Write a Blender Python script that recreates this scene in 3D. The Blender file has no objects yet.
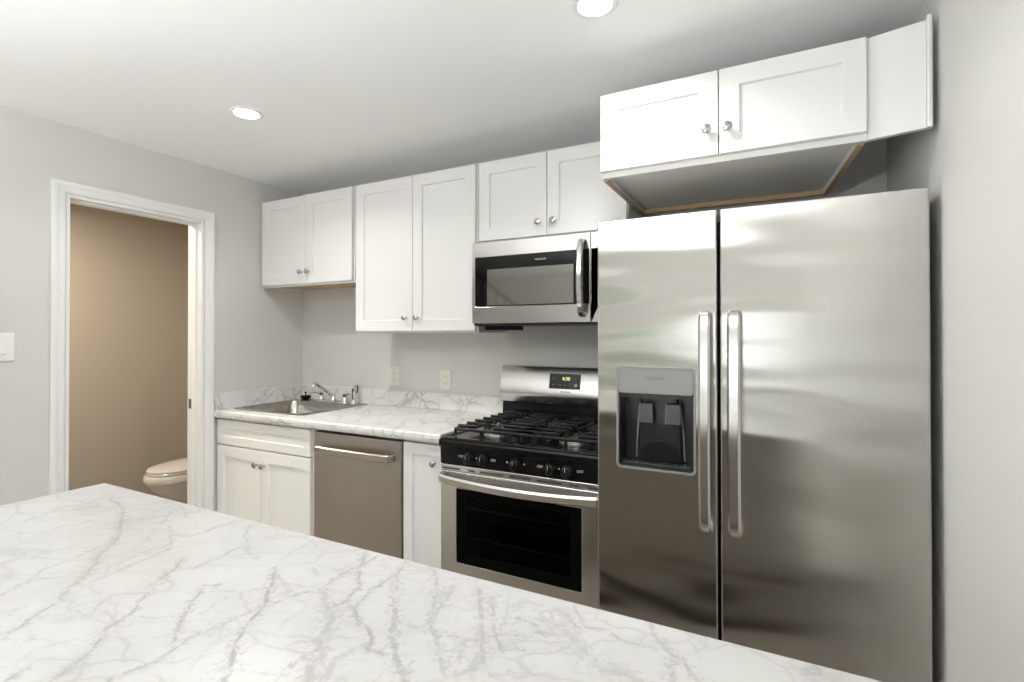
import bpy, bmesh, math, random
from math import pi, sin, cos, radians
from mathutils import Vector, Matrix
from mathutils.geometry import tessellate_polygon

sc = bpy.context.scene
COL = sc.collection
random.seed(4)

# ------------------------------------------------------------------ camera
cam_d = bpy.data.cameras.new('camera')
cam = bpy.data.objects.new('camera', cam_d)
COL.objects.link(cam)
cam_d.sensor_fit = 'HORIZONTAL'
cam_d.sensor_width = 36.0
cam_d.lens = 511.1255 * 36.0 / 1024.0
cam_d.shift_y = -9.448 / 1024.0
cam_d.clip_start = 0.02
RIGHT = Vector((0.887192, 0.461400, -0.000687))
UP = Vector((0.004023, -0.006245, 0.999972))
FWD = Vector((-0.461383, 0.887170, 0.007397))
cam.matrix_world = Matrix(((RIGHT.x, UP.x, -FWD.x, 2.87734),
                           (RIGHT.y, UP.y, -FWD.y, -2.43576),
                           (RIGHT.z, UP.z, -FWD.z, 1.34589),
                           (0, 0, 0, 1)))
sc.camera = cam

# ------------------------------------------------------------------ view, world
sc.view_settings.view_transform = 'Standard'
sc.view_settings.look = 'None'
sc.view_settings.gamma = 1.0
sc.view_settings.use_curve_mapping = False
sc.view_settings.exposure = 1.0
sc.cycles.use_denoising = True
sc.cycles.max_bounces = 10
sc.cycles.diffuse_bounces = 6
sc.cycles.glossy_bounces = 5
sc.cycles.transparent_max_bounces = 10
sc.cycles.sample_clamp_indirect = 6.0

world = bpy.data.worlds.new('overcast_sky')
sc.world = world
world.use_nodes = True
wn = world.node_tree
wbg = wn.nodes['Background']
wbg.inputs['Color'].default_value = (0.91, 0.965, 1.0, 1)
wbg.inputs['Strength'].default_value = 5.5

DOWNLIGHT_W = 3.6
UPLIGHT_W = 53.0
BATH_W = 15.0

# room dimensions
XW = 3.257        # right wall
ZC = 2.3076       # ceiling
YR = -5.7         # rear wall
CT = 0.919        # counter top height


# ------------------------------------------------------------------ materials
def new_mat(name):
    m = bpy.data.materials.new(name)
    m.use_nodes = True
    nt = m.node_tree
    return m, nt, nt.nodes['Principled BSDF']


def simple(name, col, rough=0.5, metal=0.0, bump=0.0, bscale=60.0, var=0.0, spec=0.5, emis=None, estr=0.0, aniso=0.0, coat=0.0):
    m, nt, b = new_mat(name)
    b.inputs['Base Color'].default_value = (*col, 1)
    b.inputs['Roughness'].default_value = rough
    b.inputs['Metallic'].default_value = metal
    b.inputs['Specular IOR Level'].default_value = spec
    b.inputs['Coat Weight'].default_value = coat
    tc = nt.nodes.new('ShaderNodeTexCoord')
    n = nt.nodes.new('ShaderNodeTexNoise')
    n.inputs['Scale'].default_value = bscale
    n.inputs['Detail'].default_value = 3
    nt.links.new(tc.outputs['Object'], n.inputs['Vector'])
    if var > 0:
        mx = nt.nodes.new('ShaderNodeMix')
        mx.data_type = 'RGBA'
        mx.inputs[6].default_value = (*[c * (1 - var) for c in col], 1)
        mx.inputs[7].default_value = (*[min(1, c * (1 + var)) for c in col], 1)
        nt.links.new(n.outputs['Fac'], mx.inputs[0])
        nt.links.new(mx.outputs[2], b.inputs['Base Color'])
    if bump > 0:
        bp = nt.nodes.new('ShaderNodeBump')
        bp.inputs['Strength'].default_value = bump
        bp.inputs['Distance'].default_value = 0.002
        nt.links.new(n.outputs['Fac'], bp.inputs['Height'])
        nt.links.new(bp.outputs['Normal'], b.inputs['Normal'])
    if emis:
        b.inputs['Emission Color'].default_value = (*emis, 1)
        b.inputs['Emission Strength'].default_value = estr
    return m


def steel(name, col=(0.60, 0.585, 0.555), rough=0.24, wave=0.35, grain=(900, 900, 6), gstr=0.06, wscale=(2.2, 2.2, 3.5), aniso=0.0):
    """brushed stainless: fine grain plus a slow oil-canning wave in the sheet"""
    m, nt, b = new_mat(name)
    b.inputs['Metallic'].default_value = 1.0
    b.inputs['Roughness'].default_value = rough
    tc = nt.nodes.new('ShaderNodeTexCoord')
    mp = nt.nodes.new('ShaderNodeMapping'); mp.inputs['Scale'].default_value = grain
    nt.links.new(tc.outputs['Object'], mp.inputs['Vector'])
    g = nt.nodes.new('ShaderNodeTexNoise'); g.inputs['Scale'].default_value = 1.0; g.inputs['Detail'].default_value = 2
    nt.links.new(mp.outputs['Vector'], g.inputs['Vector'])
    cr = nt.nodes.new('ShaderNodeMix'); cr.data_type = 'RGBA'
    cr.inputs[6].default_value = (*[c * 0.94 for c in col], 1)
    cr.inputs[7].default_value = (*[min(1, c * 1.06) for c in col], 1)
    nt.links.new(g.outputs['Fac'], cr.inputs[0])
    nt.links.new(cr.outputs[2], b.inputs['Base Color'])
    mp2 = nt.nodes.new('ShaderNodeMapping'); mp2.inputs['Scale'].default_value = wscale
    nt.links.new(tc.outputs['Object'], mp2.inputs['Vector'])
    w = nt.nodes.new('ShaderNodeTexNoise'); w.inputs['Scale'].default_value = 1.0; w.inputs['Detail'].default_value = 1.0
    nt.links.new(mp2.outputs['Vector'], w.inputs['Vector'])
    b2 = nt.nodes.new('ShaderNodeBump'); b2.inputs['Strength'].default_value = wave; b2.inputs['Distance'].default_value = 0.03
    nt.links.new(w.outputs['Fac'], b2.inputs['Height'])
    b1 = nt.nodes.new('ShaderNodeBump'); b1.inputs['Strength'].default_value = gstr; b1.inputs['Distance'].default_value = 0.001
    nt.links.new(g.outputs['Fac'], b1.inputs['Height'])
    nt.links.new(b2.outputs['Normal'], b1.inputs['Normal'])
    nt.links.new(b1.outputs['Normal'], b.inputs['Normal'])
    if aniso:
        b.inputs['Anisotropic'].default_value = aniso
        tg = nt.nodes.new('ShaderNodeTangent'); tg.direction_type = 'RADIAL'; tg.axis = 'Z'
        nt.links.new(tg.outputs['Tangent'], b.inputs['Tangent'])
    return m


def marble(name, rot=0.6, scale=1.0, seed=0.0, amount=0.85, traced=False, light=1.0):
    """white laminate with grey branching veins"""
    m, nt, b = new_mat(name)
    L = nt.links.new
    b.inputs['Roughness'].default_value = 0.32
    tc = nt.nodes.new('ShaderNodeTexCoord')
    mp = nt.nodes.new('ShaderNodeMapping')
    mp.inputs['Location'].default_value = (seed, seed * 0.7, seed * 0.3)
    mp.inputs['Rotation'].default_value = (0, 0, rot)
    mp.inputs['Scale'].default_value = (scale, scale, scale)
    L(tc.outputs['Object'], mp.inputs['Vector'])

    def noise(scale, detail, rough=0.55, vec=None, col=False):
        n = nt.nodes.new('ShaderNodeTexNoise')
        n.inputs['Scale'].default_value = scale
        n.inputs['Detail'].default_value = detail
        n.inputs['Roughness'].default_value = rough
        L(vec if vec else mp.outputs['Vector'], n.inputs['Vector'])
        return n.outputs['Color'] if col else n.outputs['Fac']

    def warp(vec, amount, scale, detail=4):
        c = noise(scale, detail, 0.6, vec, True)
        s = nt.nodes.new('ShaderNodeVectorMath'); s.operation = 'SUBTRACT'
        s.inputs[1].default_value = (0.5, 0.5, 0.5)
        L(c, s.inputs[0])
        k = nt.nodes.new('ShaderNodeVectorMath'); k.operation = 'SCALE'
        k.inputs['Scale'].default_value = amount
        L(s.outputs[0], k.inputs[0])
        a = nt.nodes.new('ShaderNodeVectorMath'); a.operation = 'ADD'
        L(vec, a.inputs[0]); L(k.outputs[0], a.inputs[1])
        return a.outputs[0]

    def math_(op, a, bb, clamp=False):
        n = nt.nodes.new('ShaderNodeMath'); n.operation = op; n.use_clamp = clamp
        for i, v in enumerate((a, bb)):
            if isinstance(v, (int, float)):
                n.inputs[i].default_value = v
            elif v is not None:
                L(v, n.inputs[i])
        return n.outputs[0]

    def ramp(v, lo, hi, a=0.0, c=1.0):
        n = nt.nodes.new('ShaderNodeMapRange'); n.interpolation_type = 'SMOOTHSTEP'
        L(v, n.inputs['Value'])
        n.inputs['From Min'].default_value = lo; n.inputs['From Max'].default_value = hi
        n.inputs['To Min'].default_value = a; n.inputs['To Max'].default_value = c
        return n.outputs[0]

    w1 = warp(mp.outputs['Vector'], 0.16, 3.0, 5)
    w2 = warp(w1, 0.035, 16.0, 3)
    # long directional veins (stretched cells)
    st = nt.nodes.new('ShaderNodeMapping'); st.inputs['Scale'].default_value = (2.3, 6.2, 4.0)
    L(w2, st.inputs['Vector'])
    v1 = nt.nodes.new('ShaderNodeTexVoronoi'); v1.feature = 'DISTANCE_TO_EDGE'; v1.inputs['Scale'].default_value = 1.0
    L(st.outputs['Vector'], v1.inputs['Vector'])
    # rounder crackle
    v2 = nt.nodes.new('ShaderNodeTexVoronoi'); v2.feature = 'DISTANCE_TO_EDGE'; v2.inputs['Scale'].default_value = 5.2
    L(w2, v2.inputs['Vector'])
    m1 = noise(2.6, 3)
    m2 = noise(3.1, 3, vec=w1)
    core1 = ramp(v1.outputs['Distance'], 0.0, 0.045, 1, 0)
    halo1 = ramp(v1.outputs['Distance'], 0.0, 0.16, 1, 0)
    core2 = ramp(v2.outputs['Distance'], 0.0, 0.035, 1, 0)
    halo2 = ramp(v2.outputs['Distance'], 0.0, 0.14, 1, 0)
    mask1 = ramp(m1, 0.40, 0.62)
    mask2 = ramp(m2, 0.44, 0.60)
    mott = ramp(noise(26, 4), 0.35, 0.7)
    a = math_('MULTIPLY', core1, math_('ADD', math_('MULTIPLY', mask1, 0.75), 0.18))
    c = math_('MULTIPLY', core2, math_('MULTIPLY', mask2, 0.75))
    h = math_('MULTIPLY', math_('MULTIPLY', halo1, mask1), math_('MULTIPLY', mott, 0.55))
    h2 = math_('MULTIPLY', math_('MULTIPLY', halo2, mask2), math_('MULTIPLY', mott, 0.5))
    tot = math_('MAXIMUM', math_('MAXIMUM', a, c), math_('MAXIMUM', h, h2))
    tot = math_('MULTIPLY', tot, amount, True)
    if traced:
        at = nt.nodes.new('ShaderNodeAttribute'); at.attribute_name = 'vein_dist'
        as_ = nt.nodes.new('ShaderNodeAttribute'); as_.attribute_name = 'vein_strength'
        rag = math_('MULTIPLY', math_('SUBTRACT', noise(55, 4, 0.65), 0.5), 1.9)
        rag2 = math_('MULTIPLY', math_('SUBTRACT', noise(150, 3, 0.6), 0.5), 0.45)
        dd = math_('ADD', math_('ADD', at.outputs['Fac'], rag), rag2)
        brk = ramp(noise(24, 3), 0.30, 0.58, 0.22, 0.92)
        core = math_('MULTIPLY', math_('MULTIPLY', ramp(dd, 0.35, 1.35, 1, 0), as_.outputs['Fac']), brk)
        blotch = ramp(noise(38, 4, 0.65), 0.44, 0.66)
        halo = math_('MULTIPLY', math_('MULTIPLY', ramp(at.outputs['Fac'], 0.4, 4.6, 1, 0), blotch), math_('MULTIPLY', as_.outputs['Fac'], 0.95))
        # faint streaks along the print direction
        smp = nt.nodes.new('ShaderNodeMapping'); smp.inputs['Rotation'].default_value = (0, 0, 0.95); smp.inputs['Scale'].default_value = (9, 52, 9)
        L(w1, smp.inputs['Vector'])
        stk = math_('MULTIPLY', ramp(noise(1.0, 4, 0.6, smp.outputs['Vector']), 0.62, 0.74), math_('MULTIPLY', ramp(noise(5.0, 3), 0.40, 0.60), 0.30))
        tot = math_('MAXIMUM', math_('MAXIMUM', core, halo), math_('MAXIMUM', stk, tot))
    cloud = ramp(noise(3.4, 5), 0.35, 0.75)
    base = nt.nodes.new('ShaderNodeMix'); base.data_type = 'RGBA'
    base.inputs[6].default_value = (0.485 * light, 0.479 * light, 0.466 * light, 1)
    base.inputs[7].default_value = (0.437 * light, 0.431 * light, 0.418 * light, 1)
    L(cloud, base.inputs[0])
    mx = nt.nodes.new('ShaderNodeMix'); mx.data_type = 'RGBA'
    L(tot, mx.inputs[0])
    L(base.outputs[2], mx.inputs[6])
    mx.inputs[7].default_value = (0.185 * light, 0.171 * light, 0.158 * light, 1)
    L(mx.outputs[2], b.inputs['Base Color'])
    return m


def wood_floor():
    m, nt, b = new_mat('floor_planks')
    L = nt.links.new
    tc = nt.nodes.new('ShaderNodeTexCoord')
    br = nt.nodes.new('ShaderNodeTexBrick')
    br.inputs['Scale'].default_value = 1.0
    br.inputs['Brick Width'].default_value = 1.2
    br.inputs['Row Height'].default_value = 0.15
    br.inputs['Mortar Size'].default_value = 0.002
    br.inputs['Color1'].default_value = (0.33, 0.295, 0.25, 1)
    br.inputs['Color2'].default_value = (0.27, 0.24, 0.20, 1)
    br.inputs['Mortar'].default_value = (0.05, 0.04, 0.03, 1)
    L(tc.outputs['Object'], br.inputs['Vector'])
    L(br.outputs['Color'], b.inputs['Base Color'])
    b.inputs['Roughness'].default_value = 0.4
    return m


def raw_wood():
    m, nt, b = new_mat('raw_plywood')
    L = nt.links.new
    tc = nt.nodes.new('ShaderNodeTexCoord')
    mp = nt.nodes.new('ShaderNodeMapping'); mp.inputs['Scale'].default_value = (4, 40, 40)
    L(tc.outputs['Object'], mp.inputs['Vector'])
    n = nt.nodes.new('ShaderNodeTexNoise'); n.inputs['Scale'].default_value = 2.0; n.inputs['Detail'].default_value = 4
    L(mp.outputs['Vector'], n.inputs['Vector'])
    mx = nt.nodes.new('ShaderNodeMix'); mx.data_type = 'RGBA'
    mx.inputs[6].default_value = (0.42, 0.28, 0.15, 1)
    mx.inputs[7].default_value = (0.60, 0.44, 0.26, 1)
    L(n.outputs['Fac'], mx.inputs[0]); L(mx.outputs[2], b.inputs['Base Color'])
    b.inputs['Roughness'].default_value = 0.6
    return m


def pane_mat(name, tint, gloss_rough=0.03, ior=1.5):
    """thin glass: see-through mixed with a Fresnel reflection"""
    m = bpy.data.materials.new(name); m.use_nodes = True
    nt = m.node_tree
    nt.nodes.clear()
    out = nt.nodes.new('ShaderNodeOutputMaterial')
    t = nt.nodes.new('ShaderNodeBsdfTransparent'); t.inputs['Color'].default_value = (*tint, 1)
    g = nt.nodes.new('ShaderNodeBsdfGlossy'); g.inputs['Roughness'].default_value = gloss_rough
    fr = nt.nodes.new('ShaderNodeFresnel'); fr.inputs['IOR'].default_value = ior
    mx = nt.nodes.new('ShaderNodeMixShader')
    nt.links.new(fr.outputs[0], mx.inputs[0]); nt.links.new(t.outputs[0], mx.inputs[1]); nt.links.new(g.outputs[0], mx.inputs[2])
    nt.links.new(mx.outputs[0], out.inputs['Surface'])
    return m


M = {}
M['wall'] = simple('wall_paint', (0.615, 0.605, 0.583), 0.6, bump=0.15, bscale=220, var=0.012)
M['bath'] = simple('bathroom_paint', (0.46, 0.41, 0.345), 0.6, bump=0.15, bscale=220, var=0.015)
M['ceil'] = simple('ceiling_paint', (0.865, 0.87, 0.865), 0.7, bump=0.1, bscale=200)
M['trim'] = simple('trim_paint', (0.79, 0.79, 0.78), 0.35)
M['cab'] = simple('cabinet_white', (0.755, 0.752, 0.74), 0.32)
M['base'] = simple('base_cabinet_white', (0.80, 0.795, 0.765), 0.34)
M['cabin'] = simple('cabinet_melamine', (0.74, 0.73, 0.69), 0.5)
M['ply'] = raw_wood()
M['marble'] = marble('marble_laminate_island', rot=-0.45, scale=2.3, seed=3.3, amount=0.34, traced=True)
M['marble2'] = marble('marble_laminate_counter', rot=0.9, scale=1.7, seed=8.1, amount=0.72, light=1.48)
M['edge'] = simple('laminate_edge', (0.72, 0.69, 0.62), 0.4)
M['fridge'] = steel('stainless_fridge', (0.535, 0.52, 0.49), 0.165, wave=0.55, wscale=(1.3, 1.3, 5.0), aniso=0.9)
M['steel'] = steel('stainless_sheet', (0.62, 0.605, 0.58), 0.20, wave=0.05, grain=(8, 900, 900))
M['dw'] = steel('stainless_dishwasher', (0.45, 0.41, 0.36), 0.33, wave=0.05, grain=(900, 900, 8))
M['sinkm'] = steel('sink_steel', (0.40, 0.385, 0.355), 0.26, wave=0.0, grain=(8, 500, 500))
M['chrome'] = simple('chrome', (0.72, 0.72, 0.72), 0.08, 1.0)
M['nickel'] = simple('dark_nickel', (0.50, 0.49, 0.47), 0.22, 1.0)
M['handle'] = steel('polished_handle', (0.68, 0.665, 0.64), 0.16, wave=0.0, grain=(900, 900, 8), gstr=0.03)
M['black'] = simple('black_enamel', (0.006, 0.006, 0.006), 0.14, spec=0.22)
M['blackm'] = simple('black_plastic', (0.008, 0.008, 0.008), 0.35, spec=0.25)
M['iron'] = simple('cast_iron', (0.008, 0.008, 0.008), 0.36, spec=0.3, bump=0.4, bscale=300)
M['burner'] = simple('burner_alloy', (0.42, 0.41, 0.40), 0.35, 1.0)
M['case'] = simple('fridge_case', (0.20, 0.20, 0.195), 0.45, bump=0.3, bscale=400)
M['dark'] = simple('dark_cavity', (0.02, 0.02, 0.02), 0.6)
M['dispdark'] = simple('dispenser_plastic', (0.026, 0.027, 0.026), 0.16, spec=0.6)
M['dispsil'] = simple('dispenser_silver', (0.29, 0.29, 0.275), 0.35, 0.35)
M['paddle'] = simple('paddle_plastic', (0.075, 0.077, 0.075), 0.12)
M['mwglass'] = simple('black_glass', (0.006, 0.006, 0.006), 0.04, spec=0.28)
M['ovenglass'] = simple('oven_black_glass', (0.003, 0.003, 0.003), 0.06, spec=0.035)
M['mwwin'] = simple('mesh_window', (0.33, 0.32, 0.30), 0.06, 0.75)
M['ovenpane'] = pane_mat('tinted_oven_pane', (0.34, 0.34, 0.33), ior=1.15)
M['pane'] = pane_mat('window_glass', (0.97, 0.98, 0.98))
M['plate'] = simple('switch_plastic', (0.80, 0.79, 0.75), 0.3)
M['plate2'] = simple('outlet_plastic', (0.72, 0.71, 0.64), 0.3)
M['slot'] = simple('slot_dark', (0.03, 0.03, 0.03), 0.6)
M['porc'] = simple('porcelain', (0.68, 0.65, 0.60), 0.12)
M['floor'] = wood_floor()
M['island'] = simple('island_panel', (0.30, 0.275, 0.235), 0.55, bump=0.1, bscale=60, var=0.06)
M['lamp'] = simple('lamp_diffuser', (0.9, 0.9, 0.9), 0.5, emis=(1.0, 0.985, 0.95), estr=14.0)
M['text'] = simple('print_grey', (0.50, 0.50, 0.48), 0.5)
M['textd'] = simple('print_dark', (0.14, 0.14, 0.14), 0.5)
M['led'] = simple('display_digits', (0.2, 0.3, 0.1), 0.5, emis=(0.65, 0.85, 0.35), estr=0.9)
M['wdark'] = simple('stained_rail', (0.10, 0.06, 0.035), 0.35)
M['oak'] = simple('oak_spindle', (0.20, 0.14, 0.085), 0.4)
M['leaf'] = simple('leaves', (0.12, 0.14, 0.08), 0.6, bump=0.6, bscale=12, var=0.35)
M['bark'] = simple('bark', (0.12, 0.09, 0.06), 0.8, bump=0.6, bscale=30)
M['paving'] = simple('pale_paving', (0.66, 0.64, 0.60), 0.8, bump=0.4, bscale=40, var=0.05)
M['lawn'] = simple('lawn', (0.085, 0.095, 0.06), 0.9, bump=0.4, bscale=40, var=0.2)
M['brick'] = simple('pale_brick', (0.125, 0.108, 0.098), 0.8, bump=0.3, bscale=20, var=0.1)


# ------------------------------------------------------------------ mesh helpers
def nb():
    return bmesh.new()


def merge(bm, tmp):
    me = bpy.data.meshes.new('tmp')
    tmp.to_mesh(me); tmp.free()
    bm.from_mesh(me)
    bpy.data.meshes.remove(me)


def box(bm, x0, x1, y0, y1, z0, z1, bev=0.0, seg=2):
    t = bmesh.new()
    bmesh.ops.create_cube(t, size=1.0)
    for v in t.verts:
        v.co = Vector((x0 + (v.co.x + .5) * (x1 - x0), y0 + (v.co.y + .5) * (y1 - y0), z0 + (v.co.z + .5) * (z1 - z0)))
    if bev > 0:
        bmesh.ops.bevel(t, geom=t.edges[:], offset=bev, segments=seg, affect='EDGES', profile=0.5)
    merge(bm, t)
    return bm


def loft(bm, loops, cap0=True, cap1=True, closed=True):
    rows = [[bm.verts.new(p) for p in lp] for lp in loops]
    n = len(rows[0])
    for a, b in zip(rows, rows[1:]):
        for i in range(n if closed else n - 1):
            j = (i + 1) % n
            try:
                bm.faces.new((a[i], a[j], b[j], b[i]))
            except ValueError:
                pass
    if cap0:
        bm.faces.new(rows[0][::-1])
    if cap1:
        bm.faces.new(rows[-1])
    return bm


def fin(bm):
    bmesh.ops.remove_doubles(bm, verts=bm.verts[:], dist=1e-6)
    bmesh.ops.recalc_face_normals(bm, faces=bm.faces[:])
    return bm


def basis(ax):
    ax = Vector(ax).normalized()
    h = Vector((0, 0, 1)) if abs(ax.z) < 0.9 else Vector((1, 0, 0))
    u = ax.cross(h).normalized()
    return u, ax.cross(u).normalized(), ax


def lathe(bm, prof, origin, axis=(0, 0, 1), seg=24, cap0=True, cap1=True):
    """prof: (radius, distance along axis)"""
    u, v, a = basis(axis)
    o = Vector(origin)
    loops = []
    for r, d in prof:
        r = max(r, 1e-4)
        loops.append([o + a * d + (u * cos(2 * pi * i / seg) + v * sin(2 * pi * i / seg)) * r for i in range(seg)])
    return loft(bm, loops, cap0, cap1)


def cyl(bm, p0, p1, r, seg=16, r1=None):
    d = Vector(p1) - Vector(p0)
    return lathe(bm, [(r, 0), (r if r1 is None else r1, d.length)], p0, d, seg)


def tube(bm, pts, r, seg=10, caps=True):
    pts = [Vector(p) for p in pts]
    rs = r if isinstance(r, (list, tuple)) else [r] * len(pts)
    loops = []
    pu = None
    for i, p in enumerate(pts):
        t = (pts[min(i + 1, len(pts) - 1)] - pts[max(i - 1, 0)]).normalized()
        if pu is None:
            u, v, _ = basis(t)
        else:
            u = (pu - t * pu.dot(t)).normalized(); v = t.cross(u)
        pu = u
        loops.append([p + (u * cos(2 * pi * k / seg) + v * sin(2 * pi * k / seg)) * rs[i] for k in range(seg)])
    return loft(bm, loops, caps, caps)


def bar(bm, pts, w, t, wdir, rad=0.3):
    """flat bar of width w (along wdir) and thickness t swept along pts"""
    pts = [Vector(p) for p in pts]
    wd = Vector(wdir).normalized()
    loops = []
    c = t * rad
    prof = [(-w / 2, -t / 2 + c), (-w / 2, t / 2 - c), (-w / 2 + c, t / 2), (w / 2 - c, t / 2), (w / 2, t / 2 - c), (w / 2, -t / 2 + c), (w / 2 - c, -t / 2), (-w / 2 + c, -t / 2)]
    for i, p in enumerate(pts):
        tg = (pts[min(i + 1, len(pts) - 1)] - pts[max(i - 1, 0)]).normalized()
        n = tg.cross(wd).normalized()
        loops.append([p + wd * a + n * b for a, b in prof])
    return loft(bm, loops)


def smooth_path(pts, n=6):
    """Catmull-Rom through pts"""
    P = [Vector(p) for p in pts]
    P = [P[0] * 2 - P[1]] + P + [P[-1] * 2 - P[-2]]
    out = []
    for i in range(1, len(P) - 2):
        for k in range(n):
            t = k / n
            a, b, c, d = P[i - 1], P[i], P[i + 1], P[i + 2]
            out.append(0.5 * ((2 * b) + (c - a) * t + (2 * a - 5 * b + 4 * c - d) * t * t + (3 * b - a - 3 * c + d) * t ** 3))
    out.append(P[-2])
    return out


def rrect(x0, x1, y0, y1, r, n=5):
    pts = []
    for cx, cy, a0 in ((x1 - r, y1 - r, 0), (x0 + r, y1 - r, 90), (x0 + r, y0 + r, 180), (x1 - r, y0 + r, 270)):
        for k in range(n + 1):
            a = radians(a0 + 90 * k / n)
            pts.append((cx + r * cos(a), cy + r * sin(a)))
    return pts


def lift(p, axis, d):
    if axis == 'y':
        return Vector((p[0], d, p[1]))
    if axis == 'x':
        return Vector((d, p[0], p[1]))
    return Vector((p[0], p[1], d))


def prism(bm, outer, axis, a, b, holes=()):
    """extrude a 2-D outline (with holes) along an axis from a to b"""
    loops = [list(outer)] + [list(h) for h in holes]
    flat = [p for lp in loops for p in lp]
    tris = tessellate_polygon([[Vector((p[0], p[1], 0)) for p in lp] for lp in loops])
    t = bmesh.new()
    va = [t.verts.new(lift(p, axis, a)) for p in flat]
    vb = [t.verts.new(lift(p, axis, b)) for p in flat]
    for tri in tris:
        for vs in (va, vb):
            try:
                t.faces.new([vs[i] for i in tri])
            except ValueError:
                pass
    k = 0
    for lp in loops:
        n = len(lp)
        for i in range(n):
            j = (i + 1) % n
            t.faces.new((va[k + i], va[k + j], vb[k + j], vb[k + i]))
        k += n
    bmesh.ops.recalc_face_normals(t, faces=t.faces[:])
    bmesh.ops.dissolve_limit(t, angle_limit=radians(0.5), verts=t.verts[:], edges=t.edges[:])
    merge(bm, t)
    return bm


def shaker(bm, x0, x1, z0, z1, yf, th=0.020, rail=0.058, dep=0.009):
    def ring(i, y, j=None):
        j = i if j is None else j
        return [Vector((x0 + i, y, z0 + j)), Vector((x1 - i, y, z0 + j)), Vector((x1 - i, y, z1 - j)), Vector((x0 + i, y, z1 - j))]
    rz = min(rail, (z1 - z0) * 0.33)
    loft(bm, [ring(0, yf + th), ring(0, yf + .002), ring(.002, yf), ring(rail, yf, rz), ring(rail + .003, yf + dep, rz + .003)])
    return bm


WORLD = {}


def empty(name, loc, label=None, cat=None, group=None):
    o = bpy.data.objects.new(name, None)
    o.empty_display_size = 0.05
    COL.objects.link(o)
    o.location = loc
    WORLD[o.name] = Vector(loc)
    tag(o, label, cat, group)
    return o


def tag(o, label=None, cat=None, group=None, kind=None):
    if label: o['label'] = label
    if cat: o['category'] = cat
    if group: o['group'] = group
    if kind: o['kind'] = kind
    return o


def part(name, bm, mat, parent=None, loc=None, smooth=False, bevel=0.0, label=None):
    """one mesh object from a world-space bmesh, its origin at the parent's (or at loc)"""
    fin(bm)
    org = Vector(loc) if loc is not None else (WORLD[parent.name] if parent else Vector((0, 0, 0)))
    for v in bm.verts:
        v.co -= org
    if smooth:
        for f in bm.faces:
            f.smooth = True
        for e in bm.edges:
            if len(e.link_faces) == 2 and e.calc_face_angle(0) > radians(38):
                e.smooth = False
    me = bpy.data.meshes.new(name)
    bm.to_mesh(me); bm.free()
    me.materials.append(mat)
    o = bpy.data.objects.new(name, me)
    COL.objects.link(o)
    if parent:
        o.parent = parent
        o.location = org - WORLD[parent.name]
    else:
        o.location = org
    WORLD[o.name] = org
    if bevel > 0:
        md = o.modifiers.new('bevel', 'BEVEL')
        md.width = bevel; md.segments = 2; md.limit_method = 'ANGLE'; md.angle_limit = radians(40)
    if label:
        o['label'] = label
    return o


def struct(name, bm, mat, parent=None):
    o = part(name, bm, mat, parent)
    if not parent:
        o['kind'] = 'structure'
    return o


def text(name, s, size, pos, parent, mat, xdir=(1, 0, 0), up=(0, 0, 1), align='CENTER', bold=0.0):
    cu = bpy.data.curves.new('t', 'FONT')
    cu.body = s; cu.size = size; cu.align_x = align; cu.align_y = 'CENTER'; cu.extrude = 0.0002; cu.offset = bold
    to = bpy.data.objects.new('t', cu)
    COL.objects.link(to)
    dg = bpy.context.evaluated_depsgraph_get(); dg.update()
    me = bpy.data.meshes.new_from_object(to.evaluated_get(dg))
    bpy.data.objects.remove(to); bpy.data.curves.remove(cu)
    xd = Vector(xdir).normalized(); ud = Vector(up).normalized(); nd = xd.cross(ud)
    bm = bmesh.new(); bm.from_mesh(me); bpy.data.meshes.remove(me)
    for v in bm.verts:
        v.co = Vector(pos) + xd * v.co.x + ud * v.co.y + nd * v.co.z
    return part(name, bm, mat, parent)


# ------------------------------------------------------------------ the room
XL = -1.7
struct('floor', box(nb(), XL, XW + .1, YR - .1, .3, -0.06, 0), M['floor'])
struct('ceiling', box(nb(), XL, XW + .1, YR - .1, .3, ZC, ZC + .06), M['ceil'])
struct('wall_back', box(nb(), -.11, XW, 0, .10, 0, ZC), M['wall'])
struct('wall_right', box(nb(), XW, XW + .1, YR, .3, 0, ZC), M['wall'])
DY0, DY1, DZ = -1.310, -.680, 1.993       # door opening
struct('wall_left', prism(nb(), [(-2.0, 0), (-2.0, ZC), (0, ZC), (0, 0), (DY1, 0), (DY1, DZ), (DY0, DZ), (DY0, 0)], 'x', -.11, 0), M['wall'])
# small bathroom beyond the doorway
struct('wall_bathroom_left', box(nb(), XL, -1.6, -2.0, .3, 0, ZC), M['bath'])
struct('wall_bathroom_back', box(nb(), -1.6, -.11, .19, .29, 0, ZC), M['bath'])
bmx = nb(); box(bmx, -.122, -.112, DY1 + .001, .19, 0, ZC); box(bmx, -.122, -.112, -1.9, DY0 - .001, 0, ZC)
struct('wall_bathroom_right', bmx, M['bath'])
struct('wall_bathroom_front', box(nb(), -1.6, -.11, -2.0, -1.9, 0, ZC), M['bath'])
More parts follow.
